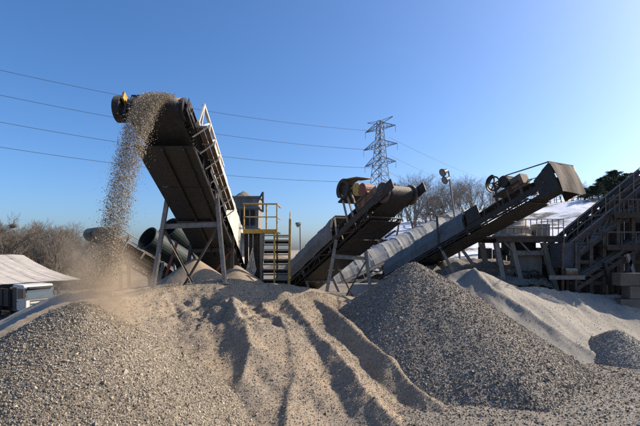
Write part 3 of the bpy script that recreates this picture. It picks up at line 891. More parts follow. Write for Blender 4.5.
for ds in (-0.4, 0.4):
    MB().beam(c2.p(L2 - 1.2 + ds, -c2.e + 0.2, 0.06), c2.p(L2 - 1.2 + ds, -c2.e + 0.2, 0.48), 0.07, 0.3, up=c2.u).build('gearbox_leg', M['steel'], c2.root)
# material clinging round the head drum, chute lip
for sg in (-1, 1):
    MB().ring(c2.p(L2, sg * (c2.w / 2 + 0.08)), c2.u, 0.40, 0.10, 0.10, 26).build('pulley_flange', M['steel'], c2.root)
    MB().frame8(c2.p(L2 + 0.12, sg * (c2.e + 0.05), -0.05), c2.d * 0.62, c2.u * 0.015, c2.n * 0.20).build('cheek_plate', M['steel_dark'], c2.root)
    MB().frame8(c2.p(L2 - 0.9, sg * (c2.e), 0.30), c2.d * 0.7, c2.u * 0.012, c2.n * 0.16).build('skirt_board', M['rust'], c2.root)
def bent_px(c, Yv, lx, rx, fy, **k):
    s = s_at(c, Yv)
    l, r = at(lx, fy, Yv), at(rx, fy, Yv)
    tl, tr = c.p(s, -c.e), c.p(s, c.e)
    l.y = tl.y; r.y = tr.y
    return c.bent(s, l, r, **k)
bent_px(c2, 19.6, 326, 373, 292, size=0.15, beams=(0.30,), depth=0.55)
bent_px(c2, 22.3, 311, 340, 292, size=0.12, beams=(0.4,), braces=False, depth=0.55)

# -- 3: right conveyor with the chute hood
c3 = Conv('hooded_conveyor', 'right conveyor with blue grey tarpaulin, flywheel drive and box chute', at(390, 278, 28.4), at(556, 184, 18.6), 1.28)
c3.build_belt(0.27)
c3.build_frame(h=0.24, depth=0.30, mat='steel_dark', bays=9)
c3.cover(0.5, c3.L * 0.62, 1.15, 'tarp_blue', hoops=6, drop=0.12, seed=8, wr=0.09)
L3 = c3.L
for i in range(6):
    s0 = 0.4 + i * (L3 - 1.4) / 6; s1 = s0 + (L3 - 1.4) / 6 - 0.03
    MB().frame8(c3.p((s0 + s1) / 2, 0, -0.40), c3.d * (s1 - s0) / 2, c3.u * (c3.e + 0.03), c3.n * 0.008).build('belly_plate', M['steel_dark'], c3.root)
c3.load(L3 * 0.62, L3, M['st_yard'], 4)
# end plate of the cover
MB().frame8(c3.p(L3 * 0.635, 0.0, 0.62), c3.d * 0.015, c3.u * (c3.e - 0.1), c3.n * 0.42).build('cover_end_plate', M['steel_dark'], c3.root)
MB().frame8(c3.p(L3 * 0.675, -c3.e + 0.02, 0.50), c3.d * 0.42, c3.u * 0.012, c3.n * 0.36).build('side_guard', M['steel_dark'], c3.root)
# chute hood: left and right sides, front apron with a curled lower lip, roof strip
hw = 0.90
hood = []
def plate(name, mat, pts, th, nrm, parent):
    return MB().sheet(pts, th, nrm).build(name, mat, parent)
s0h, s1h = L3 - 0.38, L3 + 0.50
for sg in (-1, 1):
    rows = [[c3.p(s0h, sg * hw, -0.62), c3.p(s0h, sg * hw, 0.30)], [c3.p((s0h + s1h) / 2, sg * hw, -0.60), c3.p((s0h + s1h) / 2, sg * hw, 0.48)], [c3.p(s1h, sg * hw, -0.58), c3.p(s1h, sg * hw, 0.66)]]
    plate('chute_side', M['steel_dark'], rows, 0.02, c3.u * sg, c3.root)
rows = []
for i in range(9):
    v = i / 8
    bb = 0.66 - 1.42 * v
    rows.append([c3.p(s1h + 0.03 + 0.05 * math.sin(v * 3.0) + 0.03 * math.sin(k * 1.3 + v * 2), -hw + 2 * hw * k / 8, bb + 0.05 * math.sin(k * 0.9) * v) for k in range(9)])
plate('chute_front', M['rust_dark'], rows, 0.018, -c3.d, c3.root)
MB().beam(c3.p(s1h + 0.02, -hw - 0.03, 0.69), c3.p(s1h + 0.02, hw + 0.03, 0.69), 0.06, 0.06).build('chute_rim', M['steel_dark'], c3.root)
for sg in (-1, 1):
    MB().beam(c3.p(s1h + 0.02, sg * hw, 0.70), c3.p(s1h + 0.02, sg * hw, -0.66), 0.05, 0.05).build('chute_stiffener', M['steel_dark'], c3.root)
rows = [[c3.p(s1h - 0.4, -hw, 0.52), c3.p(s1h - 0.4, hw, 0.52)], [c3.p(s1h, -hw, 0.67), c3.p(s1h, hw, 0.67)]]
plate('chute_roof', M['steel_dark'], rows, 0.02, c3.n, c3.root)
# flywheel drive
sd3 = L3 - 2.25
ww = MB().ring(c3.p(sd3, -c3.e + 0.02, 1.28), c3.u, 0.36, 0.29, 0.12, 26).build('flywheel', M['steel_dark'], c3.root)
for k in range(5):
    an = 2 * math.pi * k / 5
    MB().beam(c3.p(sd3, -c3.e + 0.02, 1.28), c3.p(sd3 + math.cos(an) * 0.28, -c3.e + 0.02, 1.28 + math.sin(an) * 0.28), 0.05, 0.05).build('spoke', M['steel'], ww)
MB().tube(c3.p(sd3, -c3.e - 0.05, 1.28), c3.p(sd3, -c3.e + 0.3, 1.28), 0.08, n=12).build('hub', M['steel_dark'], ww)
rows = []
for i in range(15):
    an = math.radians(75 + i * 12)
    rows.append([c3.p(sd3 + math.cos(an) * 0.44, -c3.e - 0.08 + 0.1 * j, 1.28 + math.sin(an) * 0.44) for j in range(3)])
m = MB(); m.add([q for r in rows for q in r], [(i * 3 + j, i * 3 + j + 1, (i + 1) * 3 + j + 1, (i + 1) * 3 + j) for i in range(len(rows) - 1) for j in range(2)])
m.build('flywheel_guard', M['steel_dark'], c3.root, smooth=True).modifiers.new('thickness', 'SOLIDIFY').thickness = 0.02
mo = MB().tube(c3.p(sd3 + 0.45, -c3.e + 0.0, 1.12), c3.p(sd3 + 0.45, -c3.e + 0.75, 1.12), 0.27, n=18).build('motor', M['steel_dark'], c3.root)
for k in range(8):
    MB().ring(c3.p(sd3 + 0.45, -c3.e + 0.06 + 0.08 * k, 1.12), c3.u, 0.295, 0.26, 0.02, 18).build('cooling_fin', M['steel_dark'], mo)
MB().frame8(c3.p(sd3 + 1.05, -c3.e + 0.28, 0.78), c3.d * 0.30, c3.u * 0.26, c3.n * 0.24).build('gearbox', M['rust'], c3.root)
MB().frame8(c3.p(sd3 + 0.45, -c3.e + 0.36, 0.72), c3.d * 0.75, c3.u * 0.42, c3.n * 0.03).build('drive_base', M['steel_dark'], c3.root)
for ds in (-0.2, 0.45, 1.1):
    for a in (-c3.e + 0.02, -c3.e + 0.7):
        MB().beam(c3.p(sd3 + ds, a, 0.05), c3.p(sd3 + ds, a, 0.7), 0.06, 0.06).build('drive_stand_post', M['steel'], c3.root)
MB().beam(c3.p(sd3 - 0.2, -c3.e, 0.1), c3.p(sd3, -c3.e, 1.2), 0.08, 0.08).build('drive_stand_post', M['steel_dark'], c3.root)
# tie rods from the drive to the hood
MB().tube(c3.p(sd3 + 0.7, -c3.e + 0.0, 1.30), c3.p(s1h, -hw, 0.70), 0.028, n=6).build('tie_rod', M['steel_dark'], c3.root)
MB().tube(c3.p(sd3 + 0.9, -c3.e + 0.4, 0.85), c3.p(s0h + 0.1, -0.2, 0.55), 0.022, n=6).build('tie_rod', M['steel'], c3.root)
MB().tube(c3.p(sd3 + 0.8, -c3.e - 0.02, 0.40), c3.p(s0h, -hw, 0.40), 0.025, n=6).build('tie_rod', M['steel'], c3.root)
tl, tr, f1, f2 = bent_px(c3, 23.9, 463, 497, 292, size=0.14, beams=(0.55,), depth=0.5, braces=True)
# goal-post frame standing past the cover
q1 = c3.p(s_at(c3, 23.9), -c3.e - 0.05, 0.0); q2 = c3.p(s_at(c3, 23.9), c3.e + 0.05, 0.0)
h1, h2 = q1 + Vector((-0.10, 0, 1.55)), q2 + Vector((-0.1, 0, 1.45))
MB().beam(q1, h1, 0.10, 0.10).build('goal_post', M['steel'], c3.root)
MB().beam(q2, h2, 0.10, 0.10).build('goal_post', M['steel'], c3.root)
MB().beam(h1 + Vector((-0.06, 0, 0.03)), h2 + Vector((0.06, 0, 0.03)), 0.09, 0.09).build('goal_bar', M['steel'], c3.root)
bent_px(c3, 26.4, 430, 446, 292, size=0.11, beams=(0.5,), braces=False, depth=0.5, mat='steel')

# -- 4: pale covered conveyor behind
c4 = Conv('pale_covered_conveyor', 'pale ribbed tarpaulin covered conveyor rising behind the dark cone', at(322, 289, 28.6), at(462, 222, 33.8), 1.1)
c4.build_belt(0.2)
c4.build_frame(h=0.22, depth=0.5, mat='steel_light', bays=9)
c4.cover(0.2, c4.L * 0.985, 1.05, 'tarp_light', hoops=10, drop=0.0, seed=12, wr=0.035, pinch=0.025, ho=1.004)
for fr_ in (0.35, 0.7):
    s = c4.L * fr_
    a, b = c4.p(s, -c4.e, -0.2), c4.p(s, c4.e, -0.2)
    c4.bent(s, Vector((a.x - 0.2, a.y - 0.2, 1.5)), Vector((b.x + 0.2, b.y + 0.2, 1.5)), size=0.13, beams=(0.5,), braces=False, depth=0.5, mat='steel')

# -- 5: low conveyor behind the falling stream
c5 = Conv('low_conveyor', 'low dusty conveyor behind the falling stream, beside the green ducts', at(176, 282, 23.0), at(93, 234, 20.2), 0.9)
c5.build_belt(0.22)
c5.build_frame(h=0.22, depth=0.42, mat='steel', bays=6)
for sg in (-1, 1):
    MB().tube(c5.p(0.6, sg * (c5.e + 0.1), 0.75), c5.p(c5.L - 0.4, sg * (c5.e + 0.1), 0.75), 0.025, n=6).build('handrail', M['steel_light'], c5.root)
    for k in range(5):
        s = 0.6 + (c5.L - 1.0) * k / 4
        MB().beam(c5.p(s, sg * (c5.e + 0.1), 0.0), c5.p(s, sg * (c5.e + 0.1), 0.75), 0.05, 0.05).build('rail_post', M['steel_light'], c5.root)
for k in range(2):
    s = c5.L * (0.60 + 0.16 * k)
    m = MB().beam(c5.p(s, -c5.e, 0.1), c5.p(s + 0.35, -c5.e, 0.95), 0.10, 0.10)
    m.beam(c5.p(s + 0.7, -c5.e, 0.1), c5.p(s + 0.35, -c5.e, 0.95), 0.10, 0.10)
    m.build('drive_frame', M['wood'], c5.root)
MB().tube(c5.p(c5.L - 0.1, -c5.e - 0.3, 0.05), c5.p(c5.L - 0.1, c5.e + 0.3, 0.05), 0.32, n=18).build('head_drum', M['steel_dark'], c5.root)
for Yv, a in ((21.2, 0), (22.2, 1)):
    s = s_at(c5, Yv)
    l, r = c5.p(s, -c5.e), c5.p(s, c5.e)
    c5.bent(s, Vector((l.x, l.y, 2.2)), Vector((r.x, r.y, 2.2)), size=0.13, beams=(0.5,), braces=False, depth=0.42, mat='steel_light' if a else 'steel')

# ------------------------------------------------------------------ green ducts
def duct(label, p, q, r):
    e = empty('metal_duct', (q.x, q.y, q.z - r), label, 'duct', 'green ducts under the tall conveyor')
    d = (q - p).normalized()
    m = MB().lathe(p, [(r * 0.93, 0.0), (r, 0.0), (r, (q - p).length), (r * 0.93, (q - p).length), (r * 0.93, 0.0)], 28, d)
    m.build('shell', M['green'], e, smooth=False)
    for k in range(4):
        c = p.lerp(q, 0.01 + k * 0.326)
        MB().ring(c, d, r * 1.06, r * 0.99, 0.07, 28).build('flange', M['green'], e)
    return e, d
e, d = duct('open ended dark green duct beside the falling stream', at(147, 238, 19.8), at(203, 272, 22.6), 0.55)
for t in (0.35, 0.8):
    c = at(147, 238, 19.8).lerp(at(203, 272, 22.6), t)
    for sx in (-0.45, 0.45):
        MB().beam(c + Vector((sx * 0.6, 0, -0.55)), Vector((c.x + sx, c.y, top1(c.x + sx, c.y) - 0.1)), 0.10, 0.10).build('support_leg', M['steel_light'], e)
duct('dark green duct half hidden behind the left conveyor leg', at(168, 228, 22.2), at(214, 268, 25.0), 0.62)

# ------------------------------------------------------------------ feed hopper, platform and stair
hp = empty('feed_hopper', at(245, 284, 24.2), 'grey feed hopper heaped with gravel behind the tall conveyor', 'hopper')
x0, x1 = at(229, 0, 24).x, at(259, 0, 24).x
zt, zb = at(0, 197, 24).z, at(0, 231, 24).z
yc = 24.8; hx = (x0 + x1) / 2; wx = (x1 - x0)
vs = []
for (sc, z) in ((0.94, zb), (1.0, zt)):
    vs += [Vector((hx - wx / 2 * sc, yc - 0.85 * sc, z)), Vector((hx + wx / 2 * sc, yc - 0.85 * sc, z)), Vector((hx + wx / 2 * sc, yc + 0.85 * sc, z)), Vector((hx - wx / 2 * sc, yc + 0.85 * sc, z))]
MB().add(vs, [(0, 1, 5, 4), (1, 2, 6, 5), (2, 3, 7, 6), (3, 0, 4, 7), (3, 2, 1, 0)]).build('hopper_body', M['grey'], hp)
MB().box((hx + 0.1, yc - 0.86, zb + 0.75), (1.05, 0.05, 0.85)).build('dark_panel', M['steel_dark'], hp)
for z in (zt, zt - 0.62, zb + 0.1):
    m = MB().box((hx, yc - 0.90, z), (wx + 0.14, 0.08, 0.09)).box((hx + wx / 2 + 0.05, yc, z), (0.08, 1.74, 0.09))
    m.build('stiffener', M['grey'], hp)
for sx in (-0.9, -0.25, 0.4):
    MB().box((hx + sx * wx / 2, yc - 0.895, (zt + zb) / 2), (0.06, 0.06, zt - zb - 0.2)).build('rib', M['grey'], hp)
for sx in (-1, 1):
    for sy in (-1, 1):
        px_, py_ = hx + sx * (wx / 2 - 0.1), yc + sy * 0.7
        MB().ibeam((px_, py_, zb), (px_, py_, top1(px_, py_) - 0.1), 0.16, 0.16).build('leg', M['steel'], hp)
gxy = np.array([[hx, yc]])
def hopload(x, y):
    d = np.sqrt(((x - hx + 0.15) / (wx / 2)) ** 2 + ((y - yc) / 0.85) ** 2)
    return zt - 0.08 + 0.55 * np.maximum(0, 1 - d) + 0.05 * fbm(x * 4, y * 4, 123, 3)
grid_obj('gravel_load', hopload, hx - wx / 2 + 0.03, hx + wx / 2 - 0.03, yc - 0.82, yc + 0.82, 0.05, M['gravel_dark'], parent=hp)
m = MB().tube(at(258, 201, 23.2), at(263, 192, 23.2), 0.05, n=8).tube(at(263, 192, 23.2), at(263, 212, 23.2), 0.06, n=8)
m.build('pipe_bend', M['panel_blue'], hp)

tw = empty('stair_platform', at(262, 290, 20.2), 'dark steel platform with yellow handrails and stair', 'platform')
xa, xb = at(238, 0, 20).x, at(277, 0, 20).x
zd = at(0, 231, 20).z
xa = max(xa, -3.62)
MB().box(((xa + xb) / 2, 20.9, zd - 0.05), (xb - xa, 1.8, 0.06)).build('deck_plate', M['steel_dark'], tw)
MB().box(((xa + xb) / 2, 19.97, zd - 0.02), (xb - xa, 0.05, 0.20)).build('deck_edge', M['yellow'], tw)
wl = at(261, 0, 20).x
for k in range(4):
    a = xa + (wl - xa) * k / 4; b = xa + (wl - xa) * (k + 1) / 4 - 0.02
    MB().box(((a + b) / 2, 20.35 + (k % 2) * 0.015, zd / 2 + 0.55), (b - a, 0.04, zd - 1.2)).build('wall_sheet', M['steel_dark'], tw)
MB().beam((wl + 0.02, 20.1, zd - 0.1), (wl + 0.02, 20.1, 1.6), 0.16, 0.16).build('column', M['grey'], tw)
MB().beam((xb, 20.1, zd - 0.1), (xb, 20.1, 1.6), 0.09, 0.09).build('column', M['yellow'], tw)
rh = at(0, 204, 20).z; rm = at(0, 217, 20).z
for (z, r_) in ((rh, 0.04), (rm, 0.028)):
    MB().tube((xa, 19.98, z), (xb, 19.98, z), r_, n=8).build('handrail', M['yellow'], tw)
    MB().tube((xb, 19.98, z), (xb, 21.7, z), r_, n=8).build('handrail', M['yellow'], tw)
for x in (xa + 0.05, (xa + xb) / 2 + 0.3, xb):
    MB().tube((x, 19.98, zd), (x, 19.98, rh), 0.035, n=8).build('rail_post', M['yellow'], tw)
sb = at(0, 292, 19.6).z
st0, st1 = at(263, 0, 19.8).x, at(289, 0, 19.8).x
nt = 12
for k in range(nt):
    z = sb + (zd - 0.12 - sb) * (k + 0.6) / nt
    yy = 19.1 + 1.0 * k / nt
    MB().box(((st0 + st1) / 2, yy, z), (st1 - st0 - 0.06, 0.26, 0.05)).build('tread', M['wood'] if k % 3 else M['steel'], tw)
    if k % 2 == 0:
        MB().box(((st0 + st1) / 2, yy + 0.11, z - 0.10), (st1 - st0 - 0.08, 0.02, 0.13)).build('riser', M['steel_dark'], tw)
for x in (st0, st1):
    MB().beam((x, 19.0, sb - 0.1), (x, 20.15, zd + 0.02), 0.05, 0.24, up=(0, -1, 1)).build('stringer', M['steel'], tw)
MB().beam((st1 + 0.04, 19.1, sb - 0.3), (st1 + 0.10, 19.1, at(0, 219, 19.1).z), 0.10, 0.10).build('stair_post', M['yellow'], tw)
MB().beam((st0 + 0.62, 18.95, sb - 0.3), (st0 + 0.62, 18.95, at(0, 232, 18.95).z), 0.07, 0.07).build('stair_post', M['yellow'], tw)
MB().beam((st0 + 0.62, 18.95, sb + 0.14), (st1 + 0.1, 18.95, sb + 0.14), 0.08, 0.10).build('toe_beam', M['yellow'], tw)
for zz in (0.36, 0.9):
    MB().tube((st1 + 0.06, 19.1, sb + zz + 0.9), (st1 + 0.03, 20.2, zd + zz), 0.028, n=6).build('handrail', M['yellow'], tw)
MB().tube((st0 + 0.64, 18.95, at(0, 237, 19).z), (st1 + 0.08, 19.05, at(0, 237, 19).z), 0.03, n=6).build('handrail', M['yellow'], tw)
# white louvred board leaning on the wall
lv = empty('louvred_board', at(250, 290, 19.4), 'white slatted board leaning beside the tall conveyor foot', 'board')
pa, pb, pc, pd = at(245, 276, 19.6), at(253, 248, 19.9), at(248, 292, 19.4), at(256, 268, 19.6)
for (a, b) in ((pa, pb), (pc, pd)):
    MB().beam(a, b, 0.05, 0.05).build('frame_bar', M['cream'], lv)
for k in range(7):
    t = (k + 0.5) / 7
    MB().beam(pa.lerp(pb, t), pc.lerp(pd, t), 0.015, 0.07, up=(0.5, -0.3, 1)).build('slat', M['cream'], lv)

# ------------------------------------------------------------------ crusher
cr = empty('cone_crusher', at(528, 288, 24), 'grey cone crusher on a splayed leg frame behind the sand bank', 'crusher')
YC = 23.2
def zz(y): return at(0, y, YC).z
def xx(x): return at(x, 0, YC).x
gz = 1.2
platx0, platx1, platz = xx(494), xx(562), zz(237)
MB().box(((platx0 + platx1) / 2, YC + 1.0, platz), (platx1 - platx0, 2.6, 0.10)).build('deck_plate', M['steel'], cr)
for sy in (-0.32, 2.3):
    MB().ibeam((platx0, YC + sy, platz - 0.17), (platx1, YC + sy, platz - 0.17), 0.14, 0.24).build('deck_beam', M['steel'], cr)
for (xt, xf) in ((496, 505), (511, 524), (543, 557)):
    for sy in (0.0, 2.0):
        a = Vector((xx(xt), YC + sy, platz - 0.3)); b = Vector((xx(xf), YC + sy - 0.2, gz))
        MB().ibeam(a, b, 0.24, 0.24, 0.03, up=(0, 1, 0)).build('leg', M['grey'] if xt > 500 else M['steel_light'], cr)
for sy in (0.0, 2.0):
    MB().ibeam((xx(509), YC + sy, zz(253)), (xx(546), YC + sy, zz(253)), 0.16, 0.26).build('cross_beam', M['steel_light'], cr)
MB().ibeam((xx(498), YC, zz(266)), (xx(514), YC, zz(268)), 0.12, 0.18).build('cross_beam', M['steel'], cr)
for (xa_, ya_, xb_, yb_) in ((500, 240, 512, 253), (516, 240, 528, 253), (552, 240, 540, 252), (560, 240, 552, 252)):
    MB().angle((xx(xa_), YC - 0.16, zz(ya_)), (xx(xb_), YC - 0.16, zz(yb_)), 0.10).build('brace', M['steel_light'], cr)
MB().box(((xx(514) + xx(546)) / 2, YC + 0.45, (zz(256) + zz(275)) / 2), (xx(546) - xx(514), 0.06, zz(256) - zz(275))).build('chute_panel', M['grey'], cr)
MB().box(((xx(514) + xx(546)) / 2, YC + 1.4, (zz(240) + zz(256)) / 2), (xx(540) - xx(516), 1.5, zz(240) - zz(256))).build('discharge_box', M['steel_dark'], cr)
# crusher bowl: flared base, ribbed waist, adjustment ring, feed cone
cb = Vector((xx(520), YC + 1.0, platz + 0.05))
bw = MB().lathe(cb, [(1.05, 0), (1.05, 0.10), (0.88, 0.14), (0.84, 0.42), (0.95, 0.46), (0.95, 0.58), (0.80, 0.62), (0.70, 0.92), (0.76, 0.96), (0.76, 1.08), (0.62, 1.12), (0.56, 1.36), (0.66, 1.46), (0.60, 1.46), (0.50, 1.30), (0.0, 1.28)], 30).build('crusher_bowl', M['dusty'], cr)
for k in range(14):
    an = 2 * math.pi * k / 14
    MB().box(cb + Vector((math.cos(an) * 0.90, math.sin(an) * 0.90, 0.28)), (0.09, 0.09, 0.28)).build('spring_bolt', M['dusty'], bw)
MB().box((xx(549), YC + 0.9, platz + 0.40), (0.7, 0.7, 0.7)).build('drive_housing', M['grey'], cr)
MB().tube((xx(523), YC + 1.0, platz + 0.3), (xx(540), YC + 0.7, platz + 0.3), 0.16, n=14).build('countershaft', M['steel'], cr)
# handrail round the deck
for k in range(8):
    x = platx0 + 1.6 + (platx1 - platx0 - 1.65) * k / 7
    MB().tube((x, YC - 0.25, platz), (x + 0.02 * (-1) ** k, YC - 0.25, platz + 0.95), 0.025, n=6).build('rail_post', M['steel_light'], cr)
for z in (0.5, 0.95):
    MB().tube((platx0 + 1.6, YC - 0.25, platz + z), (platx1 - 0.05, YC - 0.25, platz + z), 0.022, n=6).build('handrail', M['steel_light'], cr)
    MB().tube((platx1 - 0.05, YC - 0.25, platz + z), (platx1 - 0.05, YC + 2.2, platz + z), 0.022, n=6).build('handrail', M['steel_light'], cr)
# motor and scrap below
mo = MB().tube((xx(517), YC + 0.1, zz(277)), (xx(529), YC + 0.1, zz(277)), 0.30, n=16).build('motor', M['steel_dark'], cr)
for k in range(7):
    MB().ring((xx(518) + 0.09 * k, YC + 0.1, zz(277)), (1, 0, 0), 0.33, 0.29, 0.02, 16).build('cooling_fin', M['steel_dark'], mo)
MB().box((xx(536), YC + 0.1, zz(279)), (0.6, 0.5, 0.5)).build('gearbox', M['steel_dark'], cr)
MB().ring((xx(532), YC - 0.2, zz(276)), (0, 1, 0), 0.34, 0.26, 0.1, 20).build('drive_sheave', M['steel_dark'], cr)

# ------------------------------------------------------------------ screening plant at the right edge
sp_ = empty('screening_plant', at(605, 296, 24), 'dark screening plant with inclined gallery at the right edge', 'screening plant')
YS = 22.0
def S(px_, py_, dy=0.0):
    p = at(px_, py_, YS); return Vector((p.x, p.y + dy, p.z))
# inclined upper gallery
ga, gb2 = S(563, 251), S(672, 163)
for dy in (0.0, 2.2):
    for off in (0.0, -0.85):
        MB().ibeam(ga + Vector((0, dy, off)), gb2 + Vector((0, dy, off)), 0.16, 0.22).build('gallery_chord', M['steel'], sp_)
    nbay = 9
    for k in range(nbay):
        a = ga.lerp(gb2, k / nbay) + Vector((0, dy, 0)); b = ga.lerp(gb2, (k + 1) / nbay) + Vector((0, dy, 0))
        MB().beam(a, a + Vector((0, 0, -0.85)), 0.08, 0.08).build('gallery_post', M['steel'], sp_)
        MB().beam(a + Vector((0, 0, -0.85)), b, 0.06, 0.06).build('gallery_brace', M['steel'], sp_)
# gallery floor planks, laid crosswise
for k in range(26):
    a = ga.lerp(gb2, (k + 0.1) / 26); b = ga.lerp(gb2, (k + 0.86) / 26); z = Vector((0, 0, -0.72))
    MB().sheet([[a + z + Vector((0, 0.1, 0)), a + z + Vector((0, 2.1, 0))], [b + z + Vector((0, 0.1, 0)), b + z + Vector((0, 2.1, 0))]], 0.04).build('floor_plank', M['steel_dark'], sp_)
# dark side sheets filling some bays of the plant
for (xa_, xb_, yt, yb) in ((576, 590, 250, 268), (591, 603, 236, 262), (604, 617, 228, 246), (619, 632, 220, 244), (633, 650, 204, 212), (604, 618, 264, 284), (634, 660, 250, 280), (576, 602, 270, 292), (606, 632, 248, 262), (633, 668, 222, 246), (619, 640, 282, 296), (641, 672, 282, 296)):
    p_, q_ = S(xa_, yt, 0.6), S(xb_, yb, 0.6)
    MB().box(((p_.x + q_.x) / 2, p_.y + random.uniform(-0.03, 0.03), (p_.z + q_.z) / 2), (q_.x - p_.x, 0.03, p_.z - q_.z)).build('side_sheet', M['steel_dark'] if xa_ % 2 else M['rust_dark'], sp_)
# gallery handrail on its outer edge
for k in range(8):
    a = ga.lerp(gb2, k / 8) + Vector((-0.25, -0.5, 0.1))
    MB().tube(a, a + Vector((0, 0, 1.0)), 0.022, n=6).build('rail_post', M['steel'], sp_)
for z in (0.6, 1.1):
    MB().tube(ga + Vector((-0.25, -0.5, z)), gb2 + Vector((-0.25, -0.5, z)), 0.022, n=6).build('handrail', M['steel'], sp_)
# columns
for k, (px_, topy) in enumerate(((578, 240), (591, 229), (604, 219), (618, 208), (633, 196), (650, 184))):
    for dy in (0.05, 2.15):
        p = S(px_, topy, dy)
        MB().ibeam(p + Vector((0, 0, -0.8)), Vector((p.x, p.y, 1.0)), 0.18, 0.18, 0.02, up=(0, 1, 0)).build('column', M['steel'], sp_)
# decks with pickets
for (xl, yv) in ((609, 214), (602, 246)):
    a, b = S(xl, yv), S(672, yv)
    MB().box(((a.x + b.x) / 2, YS + 0.7, a.z), (b.x - a.x, 2.1, 0.10)).build('deck_plate', M['steel'], sp_)
    MB().ibeam(a + Vector((0, -0.4, -0.12)), b + Vector((0, -0.4, -0.12)), 0.12, 0.2).build('deck_beam', M['rust_dark'], sp_)
    npk = 15 if xl == 609 else 6
    for k in range(npk):
        x = a.x + (b.x - a.x) * k / (npk - 1)
        MB().box((x, YS - 0.42, a.z + 0.36), (0.05, 0.03, 0.62)).build('picket', M['steel'], sp_)
    MB().beam((a.x, YS - 0.42, a.z + 0.70), (b.x, YS - 0.42, a.z + 0.70), 0.05, 0.07).build('handrail', M['steel'], sp_)
# vibrating screen box on the upper deck
p0, p1 = S(612, 203), S(665, 178)
MB().sheet([[p0 + Vector((0, 0.2, -0.6)), p0 + Vector((0, 0.2, 0.25))], [p1 + Vector((0, 0.2, -0.6)), p1 + Vector((0, 0.2, 0.35))]], 0.05, (0, -1, 0)).build('screen_side', M['rust_dark'], sp_)
# lower inclined conveyor inside the plant
la_, lb_ = S(572, 281, -0.3), S(672, 218, -0.3)
for off in (0.0, -0.42):
    MB().ibeam(la_ + Vector((0, 0, off)), lb_ + Vector((0, 0, off)), 0.12, 0.16).build('lower_chord', M['steel'], sp_)
for k in range(10):
    a = la_.lerp(lb_, k / 10); b = la_.lerp(lb_, (k + 1) / 10)
    MB().beam(a, b + Vector((0, 0, -0.42)), 0.05, 0.05).build('lower_brace', M['steel'], sp_)
MB().sheet([[la_ + Vector((0, 0.08, 0.12)), la_ + Vector((0, 1.0, 0.12))], [lb_ + Vector((0, 0.08, 0.12)), lb_ + Vector((0, 1.0, 0.12))]], 0.03).build('lower_belt', M['rubber'], sp_)
# raking struts, cross bracing
for (xa_, ya_, xb_, yb_) in ((620, 254, 633, 294), (598, 262, 606, 294), (640, 242, 655, 294), (625, 256, 612, 294), (648, 246, 636, 294)):
    MB().beam(S(xa_, ya_, -0.5), S(xb_, yb_, -0.5), 0.15, 0.15).build('strut', M['steel_light'] if xa_ == 620 else M['steel_dark'], sp_)
for (xa_, ya_, xb_, yb_) in ((578, 245, 604, 278), (604, 225, 578, 270), (604, 248, 633, 282), (633, 215, 604, 245), (591, 235, 618, 265), (618, 225, 650, 270)):
    MB().beam(S(xa_, ya_, 1.0), S(xb_, yb_, 1.0), 0.09, 0.09).build('cross_brace', M['steel'], sp_)
for (yv, xl) in ((262, 574), (283, 570)):
    MB().ibeam(S(xl, yv, 0.02), S(672, yv, 0.02), 0.14, 0.18).build('cross_beam', M['steel'], sp_)
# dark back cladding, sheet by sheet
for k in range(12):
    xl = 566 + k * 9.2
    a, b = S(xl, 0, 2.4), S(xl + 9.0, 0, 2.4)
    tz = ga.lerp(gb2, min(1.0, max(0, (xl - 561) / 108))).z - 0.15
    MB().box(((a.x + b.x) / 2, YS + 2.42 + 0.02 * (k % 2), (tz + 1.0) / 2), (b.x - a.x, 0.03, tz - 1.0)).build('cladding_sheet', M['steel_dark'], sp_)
# bin hanging at the gallery foot
bn = [S(559, 243, -0.2), S(573, 243, -0.2), S(573, 243, 1.0), S(559, 243, 1.0), S(561, 268, -0.1), S(572, 268, -0.1), S(572, 268, 0.8), S(561, 268, 0.8)]
MB().add(bn, [(0, 1, 2, 3), (7, 6, 5, 4), (4, 5, 1, 0), (5, 6, 2, 1), (6, 7, 3, 2), (7, 4, 0, 3)]).build('storage_bin', M['panel_blue'], sp_)
for xq in (559.5, 572.5):
    MB().beam(S(xq, 243, -0.28), S(xq, 292, -0.28), 0.10, 0.10).build('bin_leg', M['steel'], sp_)
MB().ibeam(S(545, 277, -0.4), S(580, 277, -0.4), 0.16, 0.2).build('cross_beam', M['steel_light'], sp_)
MB().tube(S(561, 272, -0.3), S(572, 272, -0.3), 0.22, n=14).build('bin_roller', M['rust'], sp_)

# concrete retaining wall of stacked blocks at the right edge
cw = empty('retaining_wall', at(632, 300, 20.8), 'stained concrete block wall under the screening plant', 'wall')
base = at(616, 306, 20.9)
for r_ in range(3):
    for k in range(4):
        wdt = 0.95; hh = 0.62
        x = base.x + 0.02 + k * (wdt + 0.02) + (0.45 if r_ % 2 else 0)
        MB().box((x + wdt / 2, 20.9 + random.uniform(-0.02, 0.02), base.z + hh * (r_ + 0.5) + 0.01 * r_ - 0.25), (wdt, 0.6, hh - 0.015)).build('block', M['concrete'], cw)

